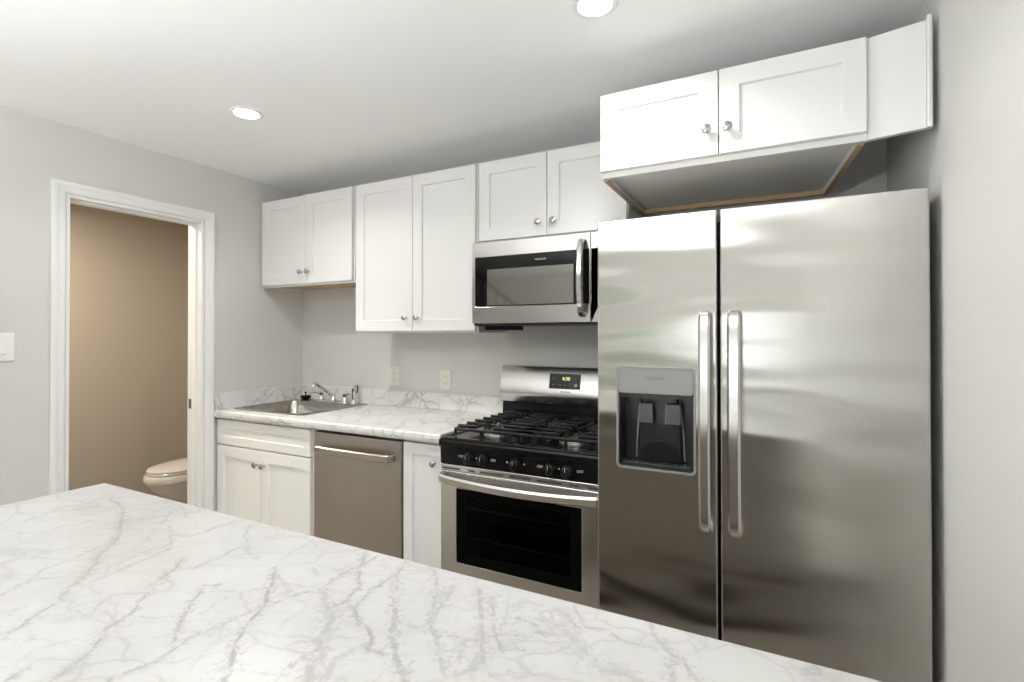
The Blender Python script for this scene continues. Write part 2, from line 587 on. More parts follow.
# living space behind the camera
PY0, PY1, PZ = -4.55, -2.30, 2.08        # unseen wide glass door on the left, added to bring in fill daylight
struct('wall_living_left', prism(nb(), [(YR, 0), (YR, ZC), (-2.0, ZC), (-2.0, 0), (PY1, 0), (PY1, PZ), (PY0, PZ), (PY0, 0)], 'x', XL, XL + .1), M['wall'])
pf = nb()
PM = (PY0 + PY1) / 2
prism(pf, [(PY0 + .001, .001), (PY1 - .001, .001), (PY1 - .001, PZ - .001), (PY0 + .001, PZ - .001)], 'x', XL + .02, XL + .08,
      [[(PY0 + .07, .08), (PM - .04, .08), (PM - .04, PZ - .07), (PY0 + .07, PZ - .07)], [(PM + .04, .08), (PY1 - .07, .08), (PY1 - .07, PZ - .07), (PM + .04, PZ - .07)]])
pdoor = struct('added_patio_door', pf, M['trim'])
for ya, yb in ((PY0 + .06, PM - .03), (PM + .03, PY1 - .06)):
    part('door_pane', box(nb(), XL + .048, XL + .052, ya, yb, .07, PZ - .06), M['pane'], pdoor)
pl = bpy.data.lights.new('daylight_portal', 'AREA')
pl.shape = 'RECTANGLE'; pl.size = PZ - .1; pl.size_y = PY1 - PY0 - .1; pl.cycles.is_portal = True
po = bpy.data.objects.new('daylight_portal', pl); COL.objects.link(po)
po.location = (XL - .01, PM, PZ / 2); po.rotation_euler = (0, radians(-90), 0)
WIN = [(0.75, 1.85, 0.75, 1.68), (2.20, 3.10, 0.35, 1.64)]
struct('wall_rear', prism(nb(), [(XL, 0), (XW, 0), (XW, ZC), (XL, ZC)], 'y', YR - .1, YR,
                          [[(a, c), (b, c), (b, d), (a, d)] for a, b, c, d in WIN]), M['wall'])
for i, (a, b, c, d) in enumerate(WIN):
    fr = struct('window_%d' % (i + 1), prism(nb(), [(a - .06, c - .06), (b + .06, c - .06), (b + .06, d + .06), (a - .06, d + .06)], 'y', YR + .002, YR + .022,
                [[(a, c), (b, c), (b, d), (a, d)]]), M['trim'])
    sb = nb()
    prism(sb, [(a, c), (b, c), (b, d), (a, d)], 'y', YR - .07, YR - .03,
          [[(a + .04, c + .04), (b - .04, c + .04), (b - .04, (c + d) / 2 - .02), (a + .04, (c + d) / 2 - .02)],
           [(a + .04, (c + d) / 2 + .02), (b - .04, (c + d) / 2 + .02), (b - .04, d - .04), (a + .04, d - .04)]])
    part('window_sash', sb, M['trim'], fr)
    part('window_pane', box(nb(), a + .03, b - .03, YR - .053, YR - .049, c + .03, d - .03), M['pane'], fr)
    pl = bpy.data.lights.new('daylight_portal', 'AREA')
    pl.shape = 'RECTANGLE'; pl.size = b - a; pl.size_y = d - c; pl.cycles.is_portal = True
    po = bpy.data.objects.new('daylight_portal', pl); COL.objects.link(po)
    po.location = ((a + b) / 2, YR - .09, (c + d) / 2); po.rotation_euler = (radians(90), 0, 0)

# door frame: jambs, stops, casing, strike plate
jb = nb()
for ys in ((DY0, DY0 + .014), (DY1 - .014, DY1)):
    box(jb, -.122, .004, ys[0], ys[1], 0, DZ - .014)
box(jb, -.122, .004, DY0, DY1, DZ - .014, DZ)
door = struct('door_1', jb, M['trim'])
cb = nb()


def casing_profile(bm, pts_fn):
    """stepped casing section swept round the opening: (offset outwards, height off the wall)"""
    prof = [(0.003, 0.0), (0.003, 0.008), (0.009, 0.0105), (0.030, 0.0125), (0.034, 0.0150), (0.046, 0.016), (0.055, 0.0145), (0.056, 0.0)]
    rows = []
    for off, hgt in prof:
        rows.append([(hgt + .0005, DY0 - off, 0), (hgt + .0005, DY0 - off, DZ + off), (hgt + .0005, DY1 + off, DZ + off), (hgt + .0005, DY1 + off, 0)])
    for a, b in zip(rows, rows[1:]):
        va = [bm.verts.new(p) for p in a]; vb = [bm.verts.new(p) for p in b]
        for i in range(3):
            bm.faces.new((va[i], va[i + 1], vb[i + 1], vb[i]))


casing_profile(cb, None)
part('door_casing', cb, M['trim'], door)
st = nb()
for ys in ((DY0 + .014, DY0 + .022), (DY1 - .022, DY1 - .014)):
    box(st, -.072, -.040, ys[0], ys[1], 0, DZ - .022)
box(st, -.072, -.040, DY0 + .014, DY1 - .014, DZ - .022, DZ - .014)
part('door_stop', st, M['trim'], door)
sp = nb(); box(sp, -.110, -.078, DY1 - .0165, DY1 - .0135, .93, .985, .001)
part('strike_plate', sp, M['nickel'], door)
for nm, y0, y1 in (('baseboard_left', -2.0, DY0 - .057),):
    struct(nm, box(nb(), .001, .014, y0, y1, .001, .09, .003), M['trim'])
struct('baseboard_right', box(nb(), XW - .014, XW - .001, YR + .03, -.80, .001, .09, .003), M['trim'])


# ------------------------------------------------------------------ recessed ceiling lights
def downlight(x, y, label):
    t = empty('recessed_light', (x, y, ZC), label, 'ceiling light', 'recessed ceiling lights')
    r = nb()
    lathe(r, [(0.050, -0.001), (0.050, -0.005), (0.054, -0.006), (0.064, -0.004), (0.066, -0.001)], (x, y, ZC), (0, 0, 1), 40, False, False)
    part('trim_ring', r, M['trim'], t, smooth=True)
    d = nb()
    lathe(d, [(0.0495, -0.0015), (0.0495, -0.0035), (0.046, -0.0045)], (x, y, ZC), (0, 0, 1), 40)
    part('diffuser', d, M['lamp'], t)
    ld = bpy.data.lights.new('downlight', 'AREA')
    ld.shape = 'DISK'; ld.size = 0.085; ld.spread = radians(142); ld.energy = DOWNLIGHT_W; ld.color = (1.0, 0.985, 0.955)
    lo = bpy.data.objects.new('downlight', ld); COL.objects.link(lo)
    lo.parent = t; lo.location = (0, 0, -0.010)
    return t


downlight(0.844, -1.011, 'round white recessed ceiling light above the sink end, nearer the doorway')
downlight(2.410, -1.014, 'round white recessed ceiling light at the top edge, in front of the refrigerator cabinet')
downlight(0.844, -4.35, 'added recessed fill light, unseen behind the island, nearer the left wall')  # unseen downlight, added to brighten the living space
downlight(2.410, -4.35, 'added recessed fill light, unseen behind the island, nearer the right wall')  # second unseen downlight, added as fill
bl = bpy.data.lights.new('bathroom_lamp', 'AREA')
bl.shape = 'DISK'; bl.size = 0.25; bl.energy = BATH_W; bl.color = (1.0, 0.90, 0.76)


# ------------------------------------------------------------------ cabinets
def knob(x, y, z, parent, s=1.0):
    """mushroom knob sticking out towards -y"""
    k = nb()
    lathe(k, [(.0065 * s, 0), (.0055 * s, .004), (.0045 * s, .010), (.006 * s, .014), (.0125 * s, .017), (.0150 * s, .021), (.0145 * s, .025), (.010 * s, .028), (.003 * s, .0292)],
          (x, y, z), (0, -1, 0), 22)
    return part('knob', k, M['nickel'], parent, loc=(x, y, z), smooth=True)


def carcass(bm, x0, x1, y0, y1, z0, z1, t=.016, rec=.012):
    """open-backed box: sides run down past a recessed bottom"""
    box(bm, x0, x0 + t, y0, y1, z0, z1)
    box(bm, x1 - t, x1, y0, y1, z0, z1)
    box(bm, x0 + t, x1 - t, y0, y1, z1 - t, z1)
    box(bm, x0 + t, x1 - t, y1 - .008, y1, z0 + rec, z1 - t)
    box(bm, x0 + t, x1 - t, y0, y0 + .019, z0, z0 + .035)      # face-frame rails and stiles
    box(bm, x0 + t, x1 - t, y0, y0 + .019, z1 - .045, z1 - t)
    box(bm, x0 + t, x0 + .038, y0, y0 + .019, z0 + .035, z1 - .045)
    box(bm, x1 - .038, x1 - t, y0, y0 + .019, z0 + .035, z1 - .045)
    return bm


def wall_cabinet(x0, x1, z0, z1, yf, doors, zd0, zd1, knobs, label, bottom):
    t = empty('wall_cabinet', ((x0 + x1) / 2, -.002, z0), label, 'cabinet', 'white shaker wall cabinets')
    part('carcass', carcass(nb(), x0, x1, yf + .0205, -.002, z0, z1), M['cab'], t)
    part('bottom_panel', box(nb(), x0 + .016, x1 - .016, yf + .040, -.012, z0 + .010, z0 + .020), bottom, t)
    for (a, b), kx in zip(doors, knobs):
        d = part('door', shaker(nb(), a, b, zd0, zd1, yf), M['cab'], t)
        knob(kx[0], yf, kx[1], d)
    return t


ZT = 2.180
wall_cabinet(.003, .776, 1.643, ZT, -.322, [(.010, .4015), (.4045, .770)], 1.654, ZT - .003,
             [(.374, 1.722), (.432, 1.722)], 'short white two-door wall cabinet above the sink, against the left wall', M['ply'])
wall_cabinet(.797, 1.583, 1.359, ZT, -.322, [(.800, 1.1935), (1.1965, 1.576)], 1.368, ZT - .003,
             [(1.155, 1.438), (1.232, 1.438)], 'tall white two-door wall cabinet left of the microwave', M['cab'])
wall_cabinet(1.590, 2.322, 1.791, ZT, -.322, [(1.597, 1.9535), (1.9565, 2.318)], 1.799, ZT - .003,
             [(1.916, 1.859), (1.992, 1.859)], 'short white two-door wall cabinet directly above the microwave', M['cab'])
# narrow filler between the two left cabinets
# deep cabinet over the refrigerator
YC = -.716
ft = empty('wall_cabinet', (2.715, -.002, 1.892), 'deep white two-door wall cabinet with a filler panel, hung above the refrigerator', 'cabinet', 'white shaker wall cabinets')
c = nb()
YA = YC + .0205
box(c, 2.331, 2.346, YA, -.09, 1.896, ZT)
prism(c, [(3.085, YA), (3.101, YA), (3.050, -.09), (3.034, -.09)], 'z', 1.896, ZT)
prism(c, [(2.346, YA + .019), (3.083, YA + .019), (3.034, -.09), (2.346, -.09)], 'z', ZT - .016, ZT)
prism(c, [(2.346, -.098), (3.034, -.098), (3.034, -.09), (2.346, -.09)], 'z', 1.922, ZT - .016)
box(c, 2.346, 3.085, YA, YA + .019, 1.896, 1.931)
box(c, 2.346, 3.085, YA, YA + .019, ZT - .045, ZT)
part('carcass', c, M['cab'], ft)
part('bottom_panel', prism(nb(), [(2.3465, YA + .0195), (3.082, YA + .0195), (3.036, -.125), (2.3465, -.125)], 'z', 1.912, 1.921), M['cabin'], ft)
e = nb()
box(e, 2.331, 2.346, YC + .040, -.09, 1.891, 1.8958)
prism(e, [(3.0835, YC + .040), (3.0985, YC + .040), (3.050, -.09), (3.034, -.09)], 'z', 1.891, 1.8958)
box(e, 2.347, 3.036, -.124, -.104, 1.893, 1.9115)
part('raw_edge', e, M['ply'], ft, label='unpainted plywood underside edges')
dl = part('door', shaker(nb(), 2.331, 2.7135, 1.915, ZT + .001, YC), M['cab'], ft)
knob(2.680, YC, 1.993, dl, 1.05)
dr = part('door', shaker(nb(), 2.7165, 3.101, 1.915, ZT + .001, YC), M['cab'], ft)
knob(2.741, YC, 1.990, dr, 1.05)
fp = nb()
loft(fp, [[Vector((x, y, z)) for x, y in ((3.1015, -.6955), (3.230, -.727), (3.230, -.708), (3.1015, -.6765))] for z in (1.897, 2.184)])
part('filler_panel', fp, M['cab'], ft)
sm = nb()
loft(sm, [[Vector((3.2305 + a, -.738 + b, z)) for a, b in ((0, .026), (0, .003), (.004, -.001), (.009, 0), (.0125, .005), (.0125, .026))] for z in (1.896, 2.192)])
part('scribe_moulding', sm, M['cab'], ft, smooth=True)

# base cabinets
YB = -.604
sk = empty('sink_base_cabinet', (.40, -.30, 0), 'white base cabinet with two doors and a false drawer front, under the sink', 'cabinet')
c = nb()
box(c, .003, .018, YB + .0205, -.002, .10, .876)
box(c, .762, .792, YB + .0205, -.002, .10, .876)
box(c, .018, .762, -.012, -.002, .10, .876)
box(c, .018, .762, YB + .0205, -.012, .10, .115)
box(c, .018, .762, YB + .0205, YB + .040, .838, .876)
box(c, .018, .762, YB + .0205, YB + .040, .70, .735)
box(c, .018, .045, YB + .0205, YB + .040, .115, .838)
box(c, .735, .762, YB + .0205, YB + .040, .115, .838)
part('carcass', c, M['base'], sk)
part('toe_kick', box(nb(), .003, .778, YB + .075, YB + .085, 0, .10), M['base'], sk)
part('drawer_front', shaker(nb(), .010, .770, .727, .866, YB, rail=.050), M['base'], sk)
for a, b, kx in ((.010, .389, .362), (.392, .770, .422)):
    d = part('door', shaker(nb(), a, b, .115, .718, YB), M['base'], sk)
    knob(kx, YB, .643, d)

nk = empty('narrow_base_cabinet', (1.474, -.30, 0), 'narrow white one-door base cabinet between the dishwasher and the range', 'cabinet')
c = nb()
box(c, 1.366, 1.381, YB + .0205, -.002, .10, .876)
box(c, 1.570, 1.585, YB + .0205, -.002, .10, .876)
box(c, 1.381, 1.570, -.012, -.002, .10, .876)
box(c, 1.381, 1.570, YB + .0205, -.012, .10, .115)
box(c, 1.381, 1.570, YB + .0205, YB + .040, .84, .876)
part('carcass', c, M['cab'], nk)
part('toe_kick', box(nb(), 1.366, 1.585, YB + .075, YB + .085, 0, .10), M['cab'], nk)
d = part('door', shaker(nb(), 1.369, 1.583, .115, .866, YB, rail=.050), M['cab'], nk)
knob(1.544, YB, .787, d)

# ------------------------------------------------------------------ countertop with backsplash
SX0, SX1, SY0, SY1 = .055, .635, -.545, -.035
ctp = empty('countertop', (.79, -.31, .878), 'white marble-look laminate countertop with backsplash along the back wall', 'countertop')
c = nb()
prism(c, [(.002, -.616), (1.587, -.616), (1.587, -.002), (.002, -.002)], 'z', .879, CT, [rrect(SX0 + .012, SX1 - .012, SY0 + .012, SY1 - .012, .04)])
# rounded front nosing
loft(c, [[Vector((x, -.616 + a, .899 + b)) for a, b in ((0, -.0225), (-.006, -.021), (-.0105, -.013), (-.012, 0), (-.0105, .013), (-.006, .0185), (0, .020))] for x in (.002, 1.587)])
part('counter_slab', c, M['marble2'], ctp)
b1 = nb(); box(b1, .022, 1.587, -.020, -.002, CT, 1.013, .004)
part('backsplash', b1, M['marble2'], ctp)
b2 = nb(); box(b2, .002, .022, -.622, -.002, CT, 1.013, .004)
part('backsplash', b2, M['marble2'], ctp)

# ------------------------------------------------------------------ sink, tap, sprayer, strainer
snk = empty('kitchen_sink', ((SX0 + SX1) / 2, (SY0 + SY1) / 2, .93), 'stainless steel drop-in sink in the white countertop', 'sink')


def rl(i, z, r, back=0.0):
    return [Vector((x, y, z)) for x, y in rrect(SX0 + i, SX1 - i, SY0 + i, SY1 - i - back, max(.005, r))]


s = nb()
loft(s, [rl(.0, CT + .0005, .022), rl(.001, CT + .004, .022), rl(.005, CT + .006, .020), rl(.020, CT + .006, .03, .065), rl(.024, CT + .003, .04, .068), rl(.030, CT - .02, .05, .07),
         rl(.036, CT - .150, .06, .076), rl(.055, CT - .172, .07, .09), rl(.090, CT - .176, .08, .12)], False, True)
part('basin', s, M['sinkm'], snk, smooth=True)
dr_ = nb(); lathe(dr_, [(.056, .0), (.056, .003), (.046, .004), (.040, -.001), (.004, -.001)], (.345, -.31, CT - .1757), (0, 0, 1), 28, False, True)
part('drain', dr_, M['chrome'], snk, smooth=True)
ZR = CT + .006
fy = -.078
fx = .372
tap = empty('faucet', (fx, fy, ZR), 'chrome two-handle kitchen faucet at the back of the sink', 'faucet')
b = nb()
loft(b, [[Vector((x, y, z)) for x, y in rrect(fx - .128 + i, fx + .128 - i, fy - .026 + i, fy + .026 - i, .024 - i)] for i, z in ((0, ZR), (.001, ZR + .006), (.006, ZR + .011), (.012, ZR + .013))])
lathe(b, [(.020, 0), (.019, .010), (.015, .016), (.014, .032), (.011, .036)], (fx, fy, ZR + .010), (0, 0, 1), 20)
part('base', b, M['chrome'], tap, smooth=True)
spt = nb()
tube(spt, [(fx - .0, fy, ZR + .038), (fx, fy - .025, ZR + .052), (fx - .0, fy - .09, ZR + .098), (fx, fy - .132, ZR + .125), (fx, fy - .147, ZR + .129), (fx, fy - .154, ZR + .122), (fx, fy - .155, ZR + .106)],
     [.011, .0105, .010, .0095, .0105, .0115, .0115], 14)
part('spout', spt, M['chrome'], tap, smooth=True)
for hx, sgn in ((fx - .102, -1), (fx + .102, 1)):
    h = nb()
    lathe(h, [(.020, 0), (.019, .012), (.015, .018), (.014, .034), (.016, .037), (.016, .044), (.008, .048)], (hx, fy, ZR + .010), (0, 0, 1), 20)
    tube(h, [(hx, fy, ZR + .050), (hx + sgn * .02, fy - .010, ZR + .054), (hx + sgn * .055, fy - .026, ZR + .060)], [.0075, .007, .0055], 10)
    part('handle', h, M['chrome'], tap, smooth=True)
spr = empty('side_sprayer', (.548, fy, ZR), 'black and chrome pull-out sprayer standing right of the faucet', 'sprayer')
h = nb(); lathe(h, [(.023, 0), (.021, .008), (.014, .016), (.0125, .024)], (.548, fy, ZR), (0, 0, 1), 20)
part('holder', h, M['chrome'], spr, smooth=True)
h = nb(); tube(h, [(.548, fy, ZR + .022), (.548, fy, ZR + .070), (.548, fy, ZR + .086), (.551, fy - .006, ZR + .098), (.552, fy - .022, ZR + .104)], [.0105, .0125, .013, .0145, .013], 14)
part('spray_head', h, M['chrome'], spr, smooth=True)
h = nb(); tube(h, [(.556, fy + .014, ZR + .062), (.560, fy + .022, ZR + .092), (.560, fy + .012, ZR + .112)], [.004, .005, .0045], 8)
part('lever', h, M['blackm'], spr, smooth=True)
stn = empty('sink_strainer', (.110, -.068, ZR), 'dark basket strainer left on the back corner of the sink', 'strainer')
h = nb(); lathe(h, [(.018, 0), (.026, .006), (.034, .018), (.036, .022), (.033, .024), (.024, .012), (.004, .008)], (.110, -.068, ZR), (0, 0, 1), 24)
part('basket', h, M['blackm'], stn, smooth=True)
h = nb(); lathe(h, [(.004, 0), (.004, .030), (.008, .034), (.008, .040), (.003, .043)], (.110, -.068, ZR + .008), (0, 0, 1), 14)
part('stem', h, M['blackm'], stn, smooth=True)

# ------------------------------------------------------------------ dishwasher
DX0, DX1 = .796, 1.362
dw = empty('dishwasher', ((DX0 + DX1) / 2, -.30, 0), 'brownish stainless steel dishwasher with a bar handle, under the counter', 'dishwasher')
part('tub', box(nb(), DX0 + .004, DX1 - .004, -.565, -.03, .09, .862), M['dark'], dw)
d = nb(); box(d, DX0 + .003, DX1 - .003, -.606, -.566, .115, .862, .004)
dd = part('door', d, M['dw'], dw, bevel=0)
h = nb()
zz = .784
bar(h, smooth_path([(DX0 + .048, -.606, zz), (DX0 + .052, -.632, zz), (DX0 + .075, -.644, zz), ((DX0 + DX1) / 2, -.648, zz), (DX1 - .075, -.644, zz), (DX1 - .052, -.632, zz), (DX1 - .048, -.606, zz)], 5), .034, .012, (0, 0, 1), .4)
part('handle', h, M['dw'], dd, smooth=True)
part('toe_kick', box(nb(), DX0 + .01, DX1 - .01, -.53, -.52, 0, .089), M['blackm'], dw)

# ------------------------------------------------------------------ gas range
RX0, RX1 = 1.590, 2.326
RC = (RX0 + RX1) / 2
RY = -.630
rg = empty('gas_range', (RC, -.33, 0), 'stainless steel and black gas range with five knobs, left of the refrigerator', 'stove')
b = nb()
box(b, RX0, RX0 + .02, -.585, -.03, .02, .905)
box(b, RX1 - .02, RX1, -.585, -.03, .02, .905)
box(b, RX0 + .02, RX1 - .02, -.05, -.03, .02, .905)
box(b, RX0 + .02, RX1 - .02, -.585, -.05, .02, .05)
for fx_ in (RX0 + .05, RX1 - .05):
    for fy_ in (-.55, -.08):
        cyl(b, (fx_, fy_, 0), (fx_, fy_, .02), .015)
part('body', b, M['case'], rg)
cv = nb()
x0, x1, z0, z1, y0, y1 = RX0 + .075, RX1 - .075, .33, .74, -.584, -.10
for q in (((x0, x0 + .004), (y0, y1), (z0, z1)), ((x1 - .004, x1), (y0, y1), (z0, z1)), ((x0, x1), (y1 - .004, y1), (z0, z1)), ((x0, x1), (y0, y1), (z0, z0 + .004)), ((x0, x1), (y0, y1), (z1 - .004, z1))):
    box(cv, *q[0], *q[1], *q[2])
part('oven_cavity', cv, M['dark'], rg)
for rz in (.60, .475):
    rk = nb()
    xa, xb = x0 + .006, x1 - .006
    for yy in (-.56, -.34, -.12):
        cyl(rk, (xa, yy, rz), (xb, yy, rz), .0035 if yy > -.5 else .0045, 8)
    for k in range(22):
        xx = xa + .01 + (xb - xa - .02) * k / 21
        cyl(rk, (xx, -.56, rz + .004), (xx, -.12, rz + .004), .0018, 6)
    part('oven_rack', rk, M['burner'], rg, smooth=True)
# oven door
od = nb()
ow = (1.674, 2.228, .392, .702)
prism(od, [(RX0 + .004, .215), (RX1 - .004, .215), (RX1 - .004, .772), (RX0 + .004, .772)], 'y', RY, -.590, [[(ow[0], ow[2]), (ow[1], ow[2]), (ow[1], ow[3]), (ow[0], ow[3])]])
odo = part('oven_door', od, M['steel'], rg, bevel=.003)
g = nb(); prism(g, [(ow[0] + .001, ow[2] + .001), (ow[1] - .001, ow[2] + .001), (ow[1] - .001, ow[3] - .001), (ow[0] + .001, ow[3] - .001)], 'y', RY + .003, RY + .009,
                [rrect(ow[0] + .045, ow[1] - .045, ow[2] + .045, ow[3] - .030, .008)])
part('window_border', g, M['ovenglass'], odo)
g = nb(); prism(g, rrect(ow[0] + .044, ow[1] - .044, ow[2] + .044, ow[3] - .029, .008), 'y', RY + .0045, RY + .0085)
part('window_pane', g, M['ovenpane'], odo)
h = nb()
hz = .748
bar(h, smooth_path([(RX0 + .022, RY, hz + .002), (RX0 + .020, RY - .022, hz), (RX0 + .045, RY - .037, hz - .003), (RX0 + .20, RY - .049, hz - .010), (RC, RY - .054, hz - .012), (RX1 - .20, RY - .049, hz - .010),
                    (RX1 - .045, RY - .037, hz - .003), (RX1 - .020, RY - .022, hz), (RX1 - .022, RY, hz + .002)], 6), .040, .017, (0, -.25, 1), .45)
part('handle', h, M['handle'], odo, smooth=True)
g = nb()
for xa, xb in ((RX0 + .045, RX0 + .085), (RX1 - .050, RX1 - .012)):
    part('door_slot', box(nb(), xa, xb, RY - .0006, RY + .001, .738, .742), M['slot'], odo)
d = nb(); box(d, RX0 + .004, RX1 - .004, RY, -.590, .055, .208, .003)
part('drawer', d, M['steel'], rg)
# vent trim under the control panel
v = nb(); box(v, RX0 + .003, RX1 - .003, RY + .002, -.588, .774, .798, .002)
vt = part('vent_trim', v, M['handle'], rg)
for a, bb in ((.012, .10), (.142, .172), (.198, .305), (.335, .43), (.455, .56), (.590, .625), (.66, .735)):
    part('vent_slot', box(nb(), RX0 + a, RX0 + bb, RY + .0008, RY + .003, .7785, .7860), M['slot'], vt)
# control panel with knobs
p = nb()
loft(p, [[Vector((x, y, z)) for y, z in ((RY + .004, .799), (RY + .002, .803), (RY + .000, .868), (RY - .010, .876), (RY - .012, .896), (RY - .008, .905), (RY + .02, .907), (RY + .05, .905), (RY + .05, .799))] for x in (RX0 + .001, RX1 - .001)])
cp = part('control_panel', p, M['black'], rg, bevel=.002)
KX = [1.737, 1.806, 1.954, 2.104, 2.173]
for i, kx in enumerate(KX):
    k = nb()
    lathe(k, [(.0245, 0), (.0235, .004), (.021, .008), (.020, .022), (.017, .025)], (kx, RY + .001, .833), (0, -1, 0), 28)
    box(k, kx - .0045, kx + .0045, RY - .030, RY - .022, .813, .853, .002)
    ko = part('knob', k, M['blackm'], rg, loc=(kx, RY + .001, .833), smooth=True)
    mk = nb(); box(mk, kx - .0010, kx + .0010, RY - .0306, RY - .0296, .836, .852)
    part('pointer', mk, M['text'], ko)
for i, (tx, s_) in enumerate(((1.697, 'OFF'), (1.852, 'OFF'), (1.916, '\u2022'), (1.992, '\u2022'), (2.060, 'OFF'), (1.771, '\u2022'), (2.139, '\u2022'), (2.223, 'OFF'))):
    text('lettering', s_, .015 if len(s_) > 1 else .026, (tx, RY - .0004, .838), cp, M['text'])
# cooktop
c = nb()
prism(c, [(RX0, RY + .03), (RX1, RY + .03), (RX1, -.055), (RX0, -.055)], 'z', .899, .909)
o_ = rrect(RX0, RX1, RY - .004, -.055, .010); 
loft(c, [[Vector((x, y, z)) for x, y in rrect(RX0 + i, RX1 - i, RY - .006 + i, -.055 - i, .012)] for i, z in ((0.002, .903), (0, .908), (.003, .914), (.022, .914), (.030, .910))], False, False)
part('cooktop', c, M['black'], rg, smooth=True)
BUR = [(RX0 + .185, -.455, .050), (RX0 + .185, -.195, .040), (RC, -.325, .045), (RX1 - .185, -.455, .055), (RX1 - .185, -.195, .036)]
for bx, by, br in BUR:
    k = nb(); lathe(k, [(br + .012, 0), (br + .010, .006), (br, .012), (br - .004, .020)], (bx, by, .909), (0, 0, 1), 28)
    bo = part('burner', k, M['burner'], rg, smooth=True)
    k = nb(); lathe(k, [(br - .006, .020), (br - .004, .024), (br - .008, .029), (.004, .030)], (bx, by, .909), (0, 0, 1), 28)
    part('burner_cap', k, M['iron'], bo, smooth=True)
GZ = .949


def grate(xa, xb, ya, yb, centers):
    g = nb()
    r = .0065

    def rod(a, b, rr=r):
        bar(g, [a, b], rr * 1.7, rr * 2.2, (Vector(b) - Vector(a)).cross(Vector((0, 0, 1))).normalized(), .3)
    # frame
    for yy in (ya, yb):
        rod((xa, yy, GZ - .006), (xb, yy, GZ - .006))
    for xx in (xa, xb):
        rod((xx, ya, GZ - .006), (xx, yb, GZ - .006))
    ym = (ya + yb) / 2
    rod((xa, ym, GZ - .006), (xb, ym, GZ - .006))
    # fingers run across the frame, kinked down round each burner
    n = 7
    for k in range(n):
        yy = ya + (yb - ya) * (k + .5) / n
        rod((xa - .008, yy, GZ + .002), (xa + .085, yy, GZ + .002))
        rod((xb - .085, yy, GZ + .002), (xb + .008, yy, GZ + .002))
    for cx, cy in centers:
        for a in range(4):
            dx, dy = cos(a * pi / 2 + pi / 4), sin(a * pi / 2 + pi / 4)
            tube(g, [(cx + dx * .028, cy + dy * .028, GZ + .003), (cx + dx * .085, cy + dy * .085, GZ + .003), (cx + dx * .105, cy + dy * .105, GZ - .006)], .0058, 8)
        for dy in (-1, 1):
            tube(g, [(cx, cy + dy * .030, GZ + .003), (cx, cy + dy * .105, GZ + .003), (cx, cy + dy * .122, GZ - .006)], .0058, 8)
    for xx in (xa, (xa + xb) / 2, xb):
        for yy in (ya, ym, yb):
            tube(g, [(xx, yy, GZ - .004), (xx, yy, .9135)], [.0065, .0075], 8)
    return part('grate', g, M['iron'], rg, smooth=True)


grate(RX0 + .050, RX0 + .305, RY + .045, -.085, [(b[0], b[1]) for b in BUR[:2]])
grate(RX0 + .318, RX1 - .318, RY + .045, -.085, [BUR[2][:2]])
grate(RX1 - .305, RX1 - .050, RY + .045, -.085, [(b[0], b[1]) for b in BUR[3:]])
# backguard
g = nb()
loft(g, [[Vector((x, y, z)) for y, z in ((-.022, .910), (-.072, .910), (-.066, 1.004), (-.022, 1.004))] for x in (RX0, RX1)])
part('backsplash_panel', g, M['black'], rg, bevel=.002)
g = nb()
F0, F1 = (-.1035, 1.058), (-.076, 1.180)
loft(g, [[Vector((x, y, z)) for y, z in ((-.022, 1.005), (-.090, 1.005), (-.0965, 1.008), (-.1030, 1.034), (-.1050, 1.046), F0, F1, (-.071, 1.186), (-.062, 1.189), (-.022, 1.189))] for x in (RX0 + .001, RX1)])
bg = part('backguard', g, M['steel'], rg, smooth=True)


def on_face(x, f, out=0.0):
    dy, dz = F1[0] - F0[0], F1[1] - F0[1]
    l = math.hypot(dy, dz)
    return Vector((x, F0[0] + dy * f - dz / l * out, F0[1] + dz * f + dy / l * out))


def face_panel(bm, xa, xb, fa, fb, out):
    loft(bm, [[on_face(x, f, o) for x, f in ((xa, fa), (xb, fa), (xb, fb), (xa, fb))] for o in (-.002, out)])
    return bm


part('display', face_panel(nb(), 1.868, 2.030, .20, .80, .002), M['mwglass'], bg)
upv = (on_face(0, 1) - on_face(0, 0)).normalized()
text('display_digits', '4:30', .024, on_face(1.956, .60, .0025), bg, M['led'], up=upv)
for tx, tf in ((1.89, .62), (2.005, .62), (1.89, .36), (1.925, .36), (1.95, .36)):
    text('lettering', '\u25AC' if False else '--', .016, on_face(tx, tf, .0025), bg, M['text'], up=upv)
k = nb(); lathe(k, [(.008, 0), (.008, .0012)], on_face(2.008, .36, .002), (on_face(0, 0, 1) - on_face(0, 0, 0)), 16)
part('start_button', k, M['text'], bg)
text('lettering', 'FRIGIDAIRE', .011, on_face(1.956, .08, .0006), bg, M['textd'], up=upv)

# ------------------------------------------------------------------ over-the-range microwave
mw = empty('microwave', (1.952, -.17, 1.398), 'stainless steel over-the-range microwave with a black glass door', 'microwave')
YM = -.3485
MX0, MX1, MS = 1.577, 2.326, 2.170
ZM0, ZM1 = 1.402, 1.787
part('body', box(nb(), MX0 + .004, MX1 - .002, YM + .034, -.003, 1.404, 1.786, .002), M['case'], mw)
b = nb()
box(b, MX0 + .008, MX1 - .004, YM + .004, -.05, 1.392, 1.4035)
box(b, MX0 + .02, MX0 + .15, -.26, -.10, 1.372, 1.392)
part('vent_underside', b, M['blackm'], mw)
dn = nb()
gz0, gz1 = 1.481, 1.7155
prism(dn, [(MX0, ZM0), (MS - .001, ZM0), (MS - .001, ZM1), (MX0, ZM1)], 'y', YM, YM + .033, [[(MX0 + .016, gz0), (MS - .006, gz0), (MS - .006, gz1), (MX0 + .016, gz1)]])
md = part('door', dn, M['steel'], mw, bevel=.002)
